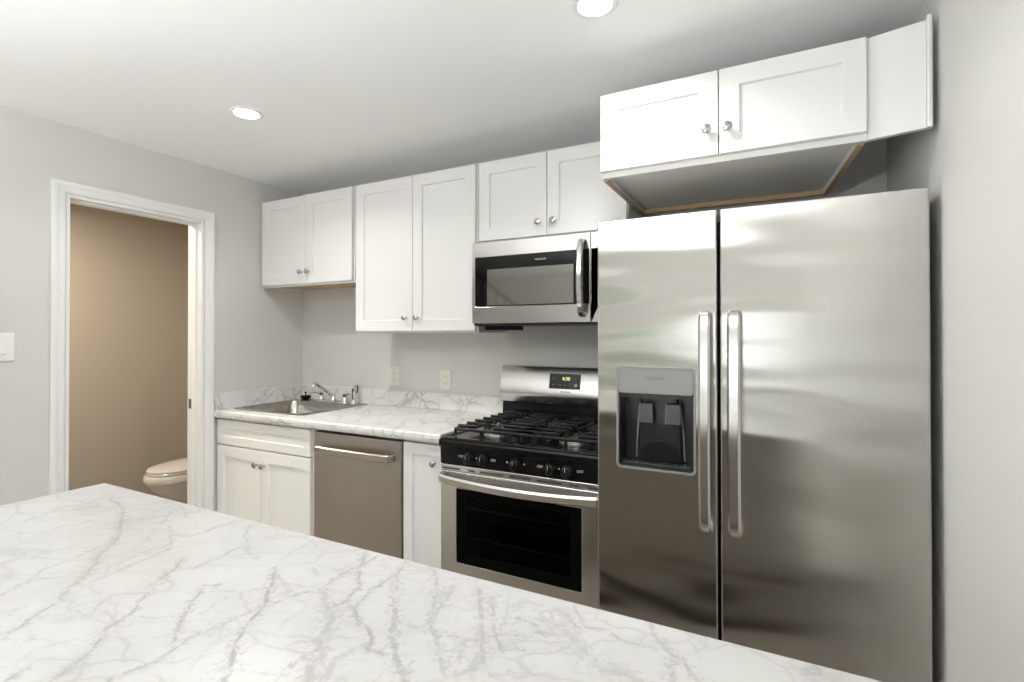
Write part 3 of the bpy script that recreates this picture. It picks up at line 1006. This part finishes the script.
part('door_glass', box(nb(), MX0 + .0165, MS - .0065, YM + .0015, YM + .012, gz0 + .0005, gz1 - .0005), M['mwglass'], md)
part('window', box(nb(), 1.659, 2.092, YM + .0006, YM + .002, gz0 + .006, 1.656), M['mwwin'], md)
text('lettering', 'FRIGIDAIRE', .011, (1.935, YM + .001, 1.688), md, M['text'])
h = nb()
hx = 2.1345
bar(h, smooth_path([(hx, YM, 1.758), (hx, YM - .018, 1.752), (hx, YM - .034, 1.725), (hx, YM - .043, 1.66), (hx, YM - .046, 1.594), (hx, YM - .043, 1.528), (hx, YM - .034, 1.463), (hx, YM - .018, 1.437), (hx, YM, 1.430)], 6), .030, .014, (1, 0, 0), .45)
part('handle', h, M['chrome'], md, smooth=True)
c = nb()
prism(c, [(MS + .001, ZM0), (MX1, ZM0), (MX1, ZM1), (MS + .001, ZM1)], 'y', YM, YM + .033, [[(MS + .003, gz0), (MX1 - .006, gz0), (MX1 - .006, gz1), (MS + .003, gz1)]])
mc = part('control_panel', c, M['steel'], mw, bevel=.002)
part('keypad', box(nb(), MS + .0035, MX1 - .0065, YM + .0015, YM + .012, gz0 + .0005, gz1 - .0005), M['mwglass'], mc)
for r_ in range(5):
    for q in range(3):
        text('lettering', str((r_ * 3 + q + 1) % 10) if r_ < 3 else '-', .010, (MS + .045 + q * .036, YM + .001, 1.62 - r_ * .026), mc, M['text'])
text('lettering', '\u2022', .018, (2.183, YM + .001, 1.607), mc, M['text'])

# ------------------------------------------------------------------ refrigerator
FX0, FX1, FS0, FS1 = 2.3305, 3.231, 2.7121, 2.7205
YF = -.753
ZF = 1.731
YD = YF + .088
rf = empty('refrigerator', ((FX0 + FX1) / 2, -.38, 0), 'large stainless steel side-by-side refrigerator with an ice and water dispenser', 'refrigerator')
b = nb(); box(b, FX0 + .006, FX1 - .006, YD + .006, -.035, .02, 1.712, .004)
for fx_ in (FX0 + .06, FX1 - .06):
    for fy_ in (-.60, -.10):
        cyl(b, (fx_, fy_, 0), (fx_, fy_, .021), .02)
part('case', b, M['case'], rf)
g = nb(); box(g, FX0 + .01, FX1 - .01, YD - .01, YD + .005, .025, .085, .003)
for k in range(4):
    box(g, FX0 + .03, FX1 - .03, YD - .014, YD - .009, .034 + k * .012, .040 + k * .012)
part('base_grille', g, M['blackm'], rf)
for xa, xb in ((FX0 + .004, FX0 + .05), (FX1 - .05, FX1 - .001)):
    part('hinge_cover', box(nb(), xa, xb, YF + .012, YF + .12, ZF + .0005, ZF + .0055, .002), M['case'], rf)
QX0, QX1, QZ0, QZ1 = 2.3995, 2.6465, .908, 1.240


def slab_door(x0, x1, hole=None):
    bm = nb()
    # plan outline with eased front corners
    r = .008
    out = [(x0, YD), (x1, YD)]
    out += [(x1 - r + r * cos(a), YF + r - r * sin(a)) for a in (0, pi / 8, pi / 4, 3 * pi / 8, pi / 2)]
    out += [(x0 + r - r * sin(a), YF + r - r * cos(a)) for a in (0, pi / 8, pi / 4, 3 * pi / 8, pi / 2)]
    return bm, out


bm_, out_ = slab_door(FX0, FS0)
# freezer door: rim strips left/right of the dispenser keep the front one sheet
front = nb()
prism(front, [(FX0 + .006, .090), (FS0 - .006, .090), (FS0 - .006, ZF), (FX0 + .006, ZF)], 'y', YF, YD, [rrect(QX0, QX1, QZ0, QZ1, .014)])


def side_curve(bm, xe, sgn):
    r = .006
    sec = [(xe + sgn * r, YD), (xe, YD), (xe, YF + r)] + [(xe + sgn * (r - r * cos(a)), YF + r - r * sin(a)) for a in (pi / 8, pi / 4, 3 * pi / 8, pi / 2)]
    loft(bm, [[Vector((x, y, z)) for x, y in sec] for z in (.090, ZF)])


side_curve(front, FX0, 1); side_curve(front, FS0, -1)
fd = part('freezer_door', front, M['fridge'], rf)
front = nb()
box(front, FS1 + .006, FX1 - .006, YF, YD, .090, ZF)
side_curve(front, FS1, 1); side_curve(front, FX1, -1)
rd = part('refrigerator_door', front, M['fridge'], rf)
gk = nb(); box(gk, FX0 + .012, FX1 - .012, YD, YD + .006, .10, ZF - .02)
part('gasket', gk, M['dark'], rf)
for xa, xb, dpar in ((2.663, 2.697, fd), (2.744, 2.780, rd)):
    h = nb(); xm = (xa + xb) / 2
    bar(h, smooth_path([(xm, YF, 1.417), (xm, YF - .030, 1.412), (xm, YF - .046, 1.388), (xm, YF - .054, 1.25), (xm, YF - .056, 1.08), (xm, YF - .053, .90), (xm, YF - .044, .785), (xm, YF - .030, .755), (xm, YF, .742)], 7), xb - xa, .016, (1, 0, 0), .42)
    part('handle', h, M['handle'], dpar, smooth=True)
# dispenser
dp = nb(); prism(dp, rrect(QX0 - .003, QX1 + .003, QZ0 - .003, QZ1 + .003, .016), 'y', YF - .002, YF + .010, [rrect(QX0 + .004, QX1 - .004, QZ0 + .004, QZ1 - .004, .011)])
dpo = part('dispenser', dp, M['dispsil'], rf, bevel=.0012, label='recessed ice and water dispenser')
ZP = 1.153
hs = nb()
a0, a1 = QX0 + .003, QX1 - .003
box(hs, a0, a0 + .006, YF + .004, YD - .004, QZ0 + .003, ZP)
box(hs, a1 - .006, a1, YF + .004, YD - .004, QZ0 + .003, ZP)
box(hs, a0, a1, YD - .010, YD - .004, QZ0 + .003, ZP)
box(hs, a0, a1, YF + .004, YD - .004, QZ0 + .003, QZ0 + .012)
box(hs, a0, a1, YF + .006, YD - .004, ZP - .012, ZP)
part('dispenser_recess', hs, M['dispdark'], dpo)
# raised arch-shaped back plate inside the recess
ar = nb()
ax0, ax1 = QX0 + .045, QX1 - .040
loft(ar, [[Vector((x, y, z)) for x, y in ((ax0 + i, YD - .010), (ax0 + i + .012, YD - .026), ((ax0 + ax1) / 2, YD - .034), (ax1 - i - .012, YD - .026), (ax1 - i, YD - .010))] for i, z in ((0, QZ0 + .02), (.004, QZ0 + .12), (.016, ZP - .014))])
part('splash_plate', ar, M['dispdark'], dpo, smooth=True)
for pxa, pxb in ((2.462, 2.512), (2.549, 2.600)):
    pd = nb(); loft(pd, [[Vector((x, y, z)) for x, y, z in ((pxa + .003, YF + .040 - o, 1.120), (pxb - .003, YF + .040 - o, 1.120), (pxb, YF + .030 - o, 1.056), (pxa, YF + .030 - o, 1.056))] for o in (0, .006)])
    part('paddle', pd, M['paddle'], dpo, bevel=.002)
hd = nb()
hx_ = (ax0 + ax1) / 2
prism(hd, [(hx_ + .070 * cos(a * pi / 20), QZ0 + .021 + .068 * sin(a * pi / 20)) for a in range(21)], 'y', YD - .043, YD - .032)
part('drip_arch', hd, M['blackm'], dpo, bevel=.003)
for xs_ in (ax0 + .002, ax1 - .002):
    hd = nb(); tube(hd, [(xs_, YD - .016, QZ0 + .022), (xs_ + (.004 if xs_ < hx_ else -.004), YD - .016, QZ0 + .12), (xs_ + (.016 if xs_ < hx_ else -.016), YD - .016, ZP - .014)], .0028, 8)
    part('splash_rib', hd, M['dispsil'], dpo, smooth=True)
tr = nb(); box(tr, a0 + .012, a1 - .012, YF + .008, YD - .04, QZ0 + .0125, QZ0 + .018, .001)
for k in range(9):
    box(tr, a0 + .022 + k * .022, a0 + .030 + k * .022, YF + .012, YD - .045, QZ0 + .018, QZ0 + .0205)
part('drip_tray', tr, M['dispdark'], dpo)
pn = nb(); prism(pn, rrect(QX0 + .005, QX1 - .005, ZP + .002, QZ1 - .005, .009), 'y', YF - .0015, YF + .010)
part('dispenser_panel', pn, M['dispsil'], dpo, bevel=.001)
text('lettering', 'FRIGIDAIRE', .0115, (2.523, YF - .0018, 1.205), dpo, M['textd'])
for k in range(3):
    text('lettering', '\u2022', .012, (2.487 + k * .033, YF - .0018, 1.170), dpo, M['textd'])

# ------------------------------------------------------------------ island
IX0, IX1, IY0, IY1 = 1.144, 3.02, -2.62, -1.6625
VEINS = '''5 0.6 1.318,-1.726 1.435,-1.757 1.519,-1.794 1.631,-1.855 1.679,-1.898 1.720,-1.931 1.786,-1.977 1.823,-2.018 1.847,-2.042 1.874,-2.078 1.891,-2.104 1.901,-2.123
10 0.35 1.612,-1.846 1.690,-1.908 1.730,-1.940 1.780,-1.974
8 0.3 1.821,-2.013 1.840,-2.036
2.5 0.5 1.679,-1.952 1.663,-1.906 1.635,-1.862
3 0.5 1.746,-2.074 1.719,-2.043 1.726,-2.021 1.751,-2.002
2.5 0.4 1.813,-2.095 1.824,-2.075
2.5 0.5 1.777,-1.839 1.761,-1.879 1.784,-1.926 1.771,-1.953
2.5 0.5 1.793,-1.839 1.810,-1.899 1.818,-1.942
3.5 0.65 1.857,-1.852 1.899,-1.887 1.920,-1.933 1.939,-1.952 1.992,-2.002 2.010,-2.042 2.031,-2.064 2.055,-2.082 2.068,-2.106 2.078,-2.130
8 0.45 1.921,-1.938 1.944,-1.955
7 0.4 2.000,-2.030 2.016,-2.052 2.035,-2.062
8 0.4 2.063,-2.103 2.079,-2.117 2.078,-2.130
2.5 0.4 1.950,-2.019 1.987,-2.028 2.013,-2.032 2.029,-2.024
3.5 0.7 2.028,-1.889 2.008,-1.902 2.012,-1.914 2.049,-1.948 2.088,-1.984 2.132,-2.016
3 0.65 2.178,-1.850 2.164,-1.873 2.155,-1.898 2.150,-1.920 2.145,-1.955 2.144,-1.989 2.147,-2.019 2.149,-2.051 2.144,-2.077 2.140,-2.101
4.5 0.75 2.060,-1.803 2.120,-1.858 2.159,-1.901 2.180,-1.937 2.199,-1.961 2.220,-1.989 2.248,-2.016 2.270,-2.037
9 0.35 2.197,-1.958 2.188,-1.942
9 0.4 2.243,-2.013 2.258,-2.025
3 0.55 1.914,-1.760 1.913,-1.785 1.923,-1.833 1.925,-1.873
3 0.45 1.993,-1.796 1.946,-1.776 1.872,-1.730 1.818,-1.681
3.5 0.5 1.768,-1.687 1.764,-1.719 1.777,-1.761 1.766,-1.785 1.723,-1.798
3 0.5 1.558,-1.693 1.601,-1.740 1.636,-1.775
3 0.4 1.657,-1.764 1.795,-1.838
2.2 0.38 1.897,-2.047 1.949,-2.034 1.998,-2.013 2.038,-1.997 2.072,-1.975
2.2 0.3 1.897,-2.047 1.855,-2.028 1.842,-2.013
2.2 0.28 1.911,-2.126 1.948,-2.107 1.990,-2.093 2.020,-2.089
3.5 0.6 2.029,-2.156 2.022,-2.143 2.021,-2.133
9 0.4 2.125,-1.833 2.159,-1.849 2.152,-1.858
3 0.5 2.120,-1.835 2.085,-1.816 2.062,-1.802
2.2 0.3 1.639,-1.842 1.692,-1.805 1.757,-1.780
3 0.35 1.441,-1.754 1.457,-1.708 1.472,-1.674 1.595,-1.686
3.5 0.6 2.318,-1.967 2.323,-1.984
2.5 0.4 2.146,-2.076 2.155,-2.058 2.164,-2.043
2.5 0.35 2.094,-1.959 2.080,-1.932 2.079,-1.907
2.5 0.3 1.936,-1.714 1.919,-1.687 1.959,-1.685
2.2 0.3 1.910,-2.094 1.950,-2.106
6 0.3 1.868,-2.076 1.891,-2.073
2.5 0.3 2.264,-2.009 2.291,-2.007 2.330,-1.999
2.2 0.3 2.208,-2.044 2.179,-2.003 2.188,-1.983
4 0.6 2.164,-1.875 2.170,-1.846 2.192,-1.823 2.187,-1.786 2.190,-1.734 2.189,-1.678
4 0.65 2.154,-1.674 2.193,-1.726 2.239,-1.777 2.259,-1.821 2.257,-1.852
4 0.6 2.253,-1.674 2.268,-1.713 2.266,-1.756 2.276,-1.802 2.282,-1.834 2.273,-1.834
4 0.65 2.273,-1.834 2.311,-1.857 2.345,-1.874 2.367,-1.886 2.380,-1.906 2.405,-1.904
7 0.5 2.201,-1.825 2.251,-1.855 2.278,-1.869 2.298,-1.902 2.304,-1.923 2.334,-1.945 2.346,-1.972 2.362,-1.990
9 0.35 2.264,-1.867 2.298,-1.885 2.310,-1.912
5 0.6 2.270,-1.718 2.304,-1.766 2.359,-1.827 2.393,-1.869 2.424,-1.898 2.453,-1.923 2.468,-1.936
12 0.25 2.266,-1.714 2.297,-1.758 2.342,-1.808
4 0.5 2.306,-1.662 2.346,-1.701 2.367,-1.729 2.396,-1.776 2.425,-1.823 2.448,-1.843 2.470,-1.867 2.490,-1.888 2.503,-1.903
10 0.4 2.368,-1.736 2.387,-1.734 2.393,-1.758
3.5 0.5 2.383,-1.706 2.396,-1.736 2.407,-1.771 2.416,-1.804
2.5 0.4 2.406,-1.772 2.422,-1.763 2.453,-1.760 2.465,-1.751
3 0.5 2.370,-1.840 2.400,-1.837 2.431,-1.829
3 0.5 2.432,-1.827 2.457,-1.825 2.480,-1.824 2.504,-1.822 2.512,-1.807 2.529,-1.793 2.566,-1.774
5 0.55 2.433,-1.695 2.462,-1.743 2.484,-1.780 2.506,-1.813 2.512,-1.835 2.530,-1.859 2.529,-1.877
9 0.35 2.486,-1.785 2.506,-1.824 2.522,-1.854
8 0.4 2.462,-1.709 2.478,-1.734
2.5 0.6 2.478,-1.734 2.506,-1.775 2.525,-1.803 2.542,-1.827 2.558,-1.819 2.573,-1.813
2.5 0.35 2.481,-1.684 2.502,-1.728 2.519,-1.774 2.528,-1.796
3 0.55 2.518,-1.763 2.535,-1.748 2.519,-1.744 2.544,-1.746 2.562,-1.751 2.580,-1.764 2.586,-1.764
2.3 0.4 2.553,-1.804 2.567,-1.821
5 0.45 2.485,-1.829 2.498,-1.852 2.500,-1.870 2.494,-1.887
3 0.4 2.470,-1.862 2.491,-1.851
5 0.4 2.501,-1.900 2.517,-1.894 2.524,-1.878 2.519,-1.855
2.5 0.4 2.571,-1.855 2.578,-1.858 2.601,-1.848 2.619,-1.841
3 0.4 2.549,-1.871 2.561,-1.873 2.569,-1.881
5 0.35 2.439,-1.910 2.455,-1.924 2.466,-1.935
2.5 0.4 2.456,-1.919 2.454,-1.903
2.5 0.3 2.379,-1.838 2.403,-1.831 2.432,-1.827
7 0.35 2.509,-1.718 2.519,-1.696 2.536,-1.694
5 0.35 2.560,-1.704 2.549,-1.716 2.557,-1.737 2.573,-1.734
9 0.35 2.569,-1.694 2.591,-1.707 2.591,-1.731 2.581,-1.752
6 0.35 2.587,-1.758 2.602,-1.752 2.613,-1.742 2.623,-1.752 2.632,-1.768
3 0.45 2.588,-1.677 2.613,-1.701 2.621,-1.715 2.645,-1.714
7 0.3 2.635,-1.786 2.651,-1.782 2.668,-1.796
3 0.6 2.322,-1.981 2.318,-1.960 2.317,-1.939
7 0.4 2.374,-1.976 2.361,-1.945 2.363,-1.915 2.367,-1.898
3.5 0.35 2.021,-1.743 2.024,-1.710 2.015,-1.673
3 0.3 2.034,-1.773 2.032,-1.745
3 0.35 2.273,-1.927 2.300,-1.925
3 0.35 2.114,-1.773 2.151,-1.786
3 0.4 2.458,-1.921 2.453,-1.897
2.5 0.3 2.258,-1.939 2.271,-1.925
8 0.42 2.559,-1.733 2.592,-1.736 2.625,-1.756 2.654,-1.782 2.682,-1.799 2.710,-1.794 2.725,-1.802
3 0.55 2.575,-1.694 2.614,-1.725 2.659,-1.711 2.679,-1.728 2.707,-1.726 2.733,-1.725
4 0.5 2.707,-1.667 2.723,-1.696 2.740,-1.717 2.752,-1.735 2.760,-1.784
3.5 0.6 2.749,-1.729 2.771,-1.745 2.788,-1.768
3 0.4 2.739,-1.697 2.739,-1.722
3 0.35 2.785,-1.664 2.789,-1.692
6 0.45 2.901,-1.685 2.915,-1.670 2.922,-1.681 2.907,-1.693
3 0.35 2.937,-1.662 2.947,-1.675
3 0.35 2.557,-1.703 2.579,-1.728 2.576,-1.759
2.8 0.45 1.384,-1.949 1.432,-1.938 1.453,-1.918 1.484,-1.916
2.5 0.35 1.469,-1.955 1.469,-1.923 1.448,-1.876 1.474,-1.862 1.465,-1.835
2.5 0.4 1.312,-1.936 1.269,-1.904
4 0.42 1.342,-1.910 1.323,-1.865 1.294,-1.819 1.321,-1.787 1.302,-1.750 1.282,-1.704
4 0.3 1.204,-1.758 1.176,-1.713 1.197,-1.687
3 0.42 1.711,-2.030 1.682,-1.996 1.682,-1.965
3 0.35 1.670,-2.042 1.663,-2.030
3 0.3 1.813,-1.942 1.808,-1.910 1.805,-1.883'''


def island_top():
    """slab whose top is a fine grid carrying the printed vein layout as attributes"""
    import numpy as np
    from mathutils import noise as mn
    z0 = .881
    gx = np.arange(IX0 + .001, IX1 - .002, .0042); gx[-1] = IX1 - .003
    gy = np.concatenate([np.arange(IY1 - .0015, -2.24, -.0042), np.linspace(-2.25, IY0 + .003, 40)])
    GX, GY = np.meshgrid(gx, gy, indexing='ij')
    P = np.stack([GX, GY], -1).reshape(-1, 2)
    J = np.array([mn.noise_vector((p[0] * 22, p[1] * 22, 0.3))[:2] for p in P]) * .006 + np.array([mn.noise_vector((p[0] * 60, p[1] * 60, 4.3))[:2] for p in P]) * .002
    Q = P + J
    D = np.full(len(P), 30.0); S = np.zeros(len(P))
    for line in VEINS.strip().split('\n'):
        t = line.split(); w = float(t[0]) * .001; st_ = float(t[1])
        pts = [tuple(map(float, q.split(','))) for q in t[2:]]
        for (ax, ay), (bx, by) in zip(pts, pts[1:]):
            a = np.array((ax, ay)); ab = np.array((bx - ax, by - ay)); l2 = ab @ ab + 1e-12
            lo = np.minimum(a, a + ab) - .06; hi = np.maximum(a, a + ab) + .06
            idx = np.nonzero(((Q >= lo) & (Q <= hi)).all(1))[0]
            if not len(idx):
                continue
            q = Q[idx]
            u = np.clip(((q - a) @ ab) / l2, 0, 1)
            d = np.hypot(*((q - a - u[:, None] * ab).T)) / w
            sel = d / st_ < D[idx] / np.maximum(S[idx], .2)
            D[idx[sel]] = d[sel]; S[idx[sel]] = st_
    nx, ny = len(gx), len(gy)
    verts = [(x, y, CT) for x, y in P]
    faces = []
    for i in range(nx - 1):
        for j in range(ny - 1):
            faces.append((i * ny + j, i * ny + j + 1, (i + 1) * ny + j + 1, (i + 1) * ny + j))
    # eased rim, sides and underside
    ring = [i * ny for i in range(nx)] + [(nx - 1) * ny + j for j in range(1, ny)] + [i * ny + ny - 1 for i in range(nx - 2, -1, -1)] + [j for j in range(ny - 2, 0, -1)]
    cx, cy = (IX0 + IX1) / 2, (IY0 + IY1) / 2
    prev = ring
    for off, z in ((.0015, CT - .0015), (.0015, z0)):
        cur = []
        for r_ in ring:
            x, y, _ = verts[r_]
            ex = x + (off if x > IX1 - .004 else -off if x < IX0 + .002 else 0)
            ey = y + (off if y > IY1 - .002 else -off if y < IY0 + .004 else 0)
            verts.append((ex, ey, z)); cur.append(len(verts) - 1)
        n = len(ring)
        for k in range(n):
            faces.append((prev[k], prev[(k + 1) % n], cur[(k + 1) % n], cur[k]))
        prev = cur
    faces.append(tuple(prev))
    o0 = Vector((2.0, -2.15, z0))
    me = bpy.data.meshes.new('island_countertop')
    me.from_pydata([(x - o0.x, y - o0.y, z - o0.z) for x, y, z in verts], [], faces)
    bmq = bmesh.new(); bmq.from_mesh(me); bmesh.ops.recalc_face_normals(bmq, faces=bmq.faces[:]); bmq.to_mesh(me); bmq.free()
    pad = len(verts) - len(P)
    rid = np.array([ring + ring]).reshape(-1)
    a1 = me.attributes.new('vein_dist', 'FLOAT', 'POINT'); a1.data.foreach_set('value', np.concatenate([D, D[rid]]).astype(np.float32))
    a2 = me.attributes.new('vein_strength', 'FLOAT', 'POINT'); a2.data.foreach_set('value', np.concatenate([S, S[rid]]).astype(np.float32))
    me.materials.append(M['marble'])
    o = bpy.data.objects.new('island_countertop', me); COL.objects.link(o); o.location = o0
    return o


tag(island_top(), 'large white marble-look laminate island top in the foreground', 'countertop')
ib = empty('island_cabinet', (2.0, -2.15, 0), 'brown-grey panelled island base under the large foreground top', 'cabinet')
b = nb(); box(b, IX0 + .04, IX1 - .03, IY0 + .25, IY1 - .045, .09, .8805)
part('carcass', b, M['island'], ib)
part('toe_kick', box(nb(), IX0 + .07, IX1 - .06, IY0 + .30, IY1 - .11, 0, .0895), M['blackm'], ib)
b = nb()
for k in range(3):
    w_ = (IX1 - IX0 - .11) / 3
    shaker(b, IX0 + .05 + k * w_, IX0 + .04 + (k + 1) * w_, .11, .86, IY0 + .229, rail=.07)
part('back_panel', b, M['island'], ib)


# ------------------------------------------------------------------ outlets and switch
def outlet(x, z, label):
    t = empty('wall_outlet', (x, -.001, z), label, 'outlet', 'white wall outlets above the counter')
    b = nb(); box(b, x - .037, x + .037, -.007, -.001, z - .057, z + .057, .003)
    part('cover_plate', b, M['plate2'], t)
    b = nb(); box(b, x - .017, x + .017, -.0095, -.0065, z - .034, z + .034, .002)
    rc = part('receptacle', b, M['plate2'], t)
    for dz in (-.019, .019):
        b = nb()
        for dx in (-.006, .006):
            box(b, x + dx - .001, x + dx + .001, -.0098, -.0090, z + dz - .005, z + dz + .004)
        cyl(b, (x, -.0098, z + dz - .010), (x, -.0090, z + dz - .010), .0022, 10)
        part('socket_slot', b, M['slot'], rc)


outlet(.812, 1.100, 'white wall outlet above the backsplash, the one nearer the sink')
outlet(1.182, 1.091, 'white wall outlet above the backsplash, the one nearer the range')
sw = empty('light_switch', (.001, -1.545, 1.298), 'white rocker light switch on the left wall beside the doorway', 'light switch')
b = nb(); box(b, .001, .007, -1.605, -1.485, 1.239, 1.357, .003)
part('cover_plate', b, M['plate'], sw)
for yy in (-1.5265, -1.5635):
    b = nb(); box(b, .006, .011, yy - .0155, yy + .0155, 1.268, 1.332, .002)
    part('rocker', b, M['plate'], sw)

# ------------------------------------------------------------------ toilet in the bathroom
TX, TY = -.87, .185
tl = empty('toilet', (TX, -.2, 0), 'white toilet with a closed lid, seen through the doorway', 'toilet')


def egg(yc, hw, front, back, z, n=28):
    """egg outline pointing to -y: half width hw, reach forward and back of yc"""
    pts = []
    for k in range(n):
        a = 2 * pi * k / n
        s_, c_ = sin(a), cos(a)
        y = yc - front * c_ if c_ > 0 else yc - back * c_
        w = hw * (abs(s_) ** 0.9) * (1 if s_ > 0 else -1)
        pts.append(Vector((TX + w, y, z)))
    return pts


b = nb()
loft(b, [egg(-.12, .115, .16, .20, 0), egg(-.12, .110, .155, .20, .05), egg(-.13, .098, .15, .19, .12), egg(-.17, .130, .225, .22, .20), egg(-.20, .166, .290, .24, .29),
         egg(-.21, .178, .318, .25, .345), egg(-.21, .189, .322, .25, .352), egg(-.21, .189, .322, .25, .386), egg(-.21, .182, .314, .25, .397)])
box(b, TX - .17, TX + .17, -.02, TY - .012, .30, .385, .02)
part('bowl', b, M['porc'], tl, smooth=True)
b = nb(); loft(b, [egg(-.20, .180, .308, .22, .399), egg(-.20, .185, .314, .22, .403), egg(-.20, .185, .314, .22, .412), egg(-.20, .181, .310, .22, .416)])
part('seat', b, M['porc'], tl, smooth=True)
b = nb(); loft(b, [egg(-.20, .182, .310, .215, .419), egg(-.20, .185, .314, .218, .425), egg(-.20, .178, .307, .21, .434), egg(-.20, .14, .25, .17, .440), egg(-.20, .05, .10, .06, .442)])
part('lid', b, M['porc'], tl, smooth=True)
b = nb(); box(b, TX - .215, TX + .215, .020, TY - .004, .386, .735, .02, 3)
tk = part('tank', b, M['porc'], tl, smooth=True)
b = nb(); box(b, TX - .225, TX + .225, .010, TY - .001, .736, .77, .010)
part('tank_lid', b, M['porc'], tk, smooth=True)
b = nb(); bar(b, [(TX - .15, .018, .69), (TX - .15, .005, .69), (TX - .09, .003, .685)], .014, .008, (0, 0, 1))
part('flush_lever', b, M['chrome'], tk)

# bathroom ceiling lamp
blm = empty('bathroom_ceiling_lamp', (-.8, -1.2, ZC), 'small round ceiling lamp in the bathroom beyond the doorway', 'ceiling light')
b = nb(); lathe(b, [(.14, -.001), (.14, -.020), (.12, -.025)], (-.8, -1.2, ZC), (0, 0, 1), 32)
part('lamp_base', b, M['trim'], blm, smooth=True)
blo = bpy.data.objects.new('bathroom_lamp', bl); COL.objects.link(blo)
blo.parent = blm; blo.location = (0, 0, -.03)

# made-up uplighter behind the camera, added as ceiling-bounce fill
LX, LY = 1.75, -3.5
LZ = 1.20
lmp = empty('fill_uplighter', (LX, LY, 0), 'added fill uplighter in place of bounced flash, unseen on the near side of the island', 'lamp')
b = nb(); lathe(b, [(.14, 0), (.14, .012), (.05, .025), (.014, .035)], (LX, LY, 0), (0, 0, 1), 32)
part('lamp_base', b, M['blackm'], lmp, smooth=True)
b = nb(); cyl(b, (LX, LY, .03), (LX, LY, LZ - .08), .012, 16)
part('pole', b, M['blackm'], lmp, smooth=True)
b = nb(); lathe(b, [(.02, -.085), (.10, -.07), (.17, -.025), (.20, .03), (.196, .03), (.165, -.018), (.10, -.06), (.004, -.065)], (LX, LY, LZ), (0, 0, 1), 40)
part('lamp_shade', b, M['trim'], lmp, smooth=True)
ul = bpy.data.lights.new('uplight', 'AREA')
ul.shape = 'DISK'; ul.size = .28; ul.energy = UPLIGHT_W; ul.color = (0.97, 0.985, 1.0)
uo = bpy.data.objects.new('uplight', ul); COL.objects.link(uo)
uo.parent = lmp; uo.location = (0, 0, LZ + .005); uo.rotation_euler = (pi, 0, 0)

# ------------------------------------------------------------------ staircase in the space behind (seen in the microwave door)
stc = empty('staircase', (-.5, -5.0, 0), 'staircase with white balusters and a dark handrail behind the island', 'staircase')
N, TR, RZ = 8, .25, .19
b = nb(); tdk = nb()
xs = .55
for k in range(N):
    box(b, xs - (k + 1) * TR, xs - k * TR, YR + .03, -4.75, 0.001 if k == 0 else 0.001, (k + 1) * RZ - .03)
    box(tdk, xs - (k + 1) * TR - .02 if k == N - 1 else xs - (k + 1) * TR, xs - k * TR + .025, YR + .03, -4.73, (k + 1) * RZ - .0295, (k + 1) * RZ)
part('stringer', b, M['trim'], stc)
part('tread', tdk, M['wdark'], stc)
for k in range(N):
    for f in (.25, .75):
        xb = xs - (k + f) * TR
        zb = (k + 1) * RZ
        zt = .98 + (xs - xb) * RZ / TR
        bb = nb(); tube(bb, [(xb, -4.78, zb), (xb, -4.78, min(zt, ZC - .01))], .016, 8)
        part('baluster', bb, M['oak'], stc, smooth=True)
b = nb(); bar(b, [(xs + .05, -4.78, .96), (xs - N * TR * .86, -4.78, .96 + (N * TR * .86 + .05) * RZ / TR)], .06, .045, (0, 1, 0))
part('handrail', b, M['wdark'], stc)
b = nb(); box(b, xs + .035, xs + .115, -4.82, -4.74, 0, 1.06, .006)
part('newel_post', b, M['trim'], stc)

# ------------------------------------------------------------------ outside the rear windows
gb = nb(); box(gb, -22, XL - .02, -22, 10, -.3, -.07)
struct('bounce_patio', gb, M['paving'])  # unseen pale ground, added to bounce daylight up to the ceiling
gb = nb(); box(gb, XL - .02, 14, -22, YR - .11, -.3, -.07)
struct('lawn', gb, M['lawn'])


def tree(x, y, r, h, label, seed):
    rnd = random.Random(seed)
    t = empty('tree', (x, y, -.05), label, 'tree')
    b = nb(); tube(b, [(x, y, -.05), (x + .05, y, h * .5), (x, y, h)], [.14, .10, .07], 10)
    part('trunk', b, M['bark'], t, smooth=True)
    b = nb()
    for k in range(9):
        tmp = bmesh.new()
        bmesh.ops.create_icosphere(tmp, subdivisions=3, radius=r * rnd.uniform(.45, .75))
        off = Vector((x + rnd.uniform(-.7, .7) * r, y + rnd.uniform(-.7, .7) * r, h + rnd.uniform(-.5, .6) * r))
        for v in tmp.verts:
            v.co = v.co * rnd.uniform(.86, 1.1) + off
        merge(b, tmp)
    part('foliage', b, M['leaf'], t)


bb_ = nb(); box(bb_, 2.4, 9, -10.5, -8.6, -.05, 3.4)
bd = empty('building', (5.7, -8.6, -.05), 'brick building outside the right rear window', 'building')
part('wall', bb_, M['brick'], bd)
bb_ = nb(); box(bb_, 2.2, 9.2, -10.7, -8.4, 3.4, 3.6)
part('roof', bb_, M['case'], bd)

tree(.3, -8.6, 1.35, 1.5, 'round green tree outside the left rear window', 3)
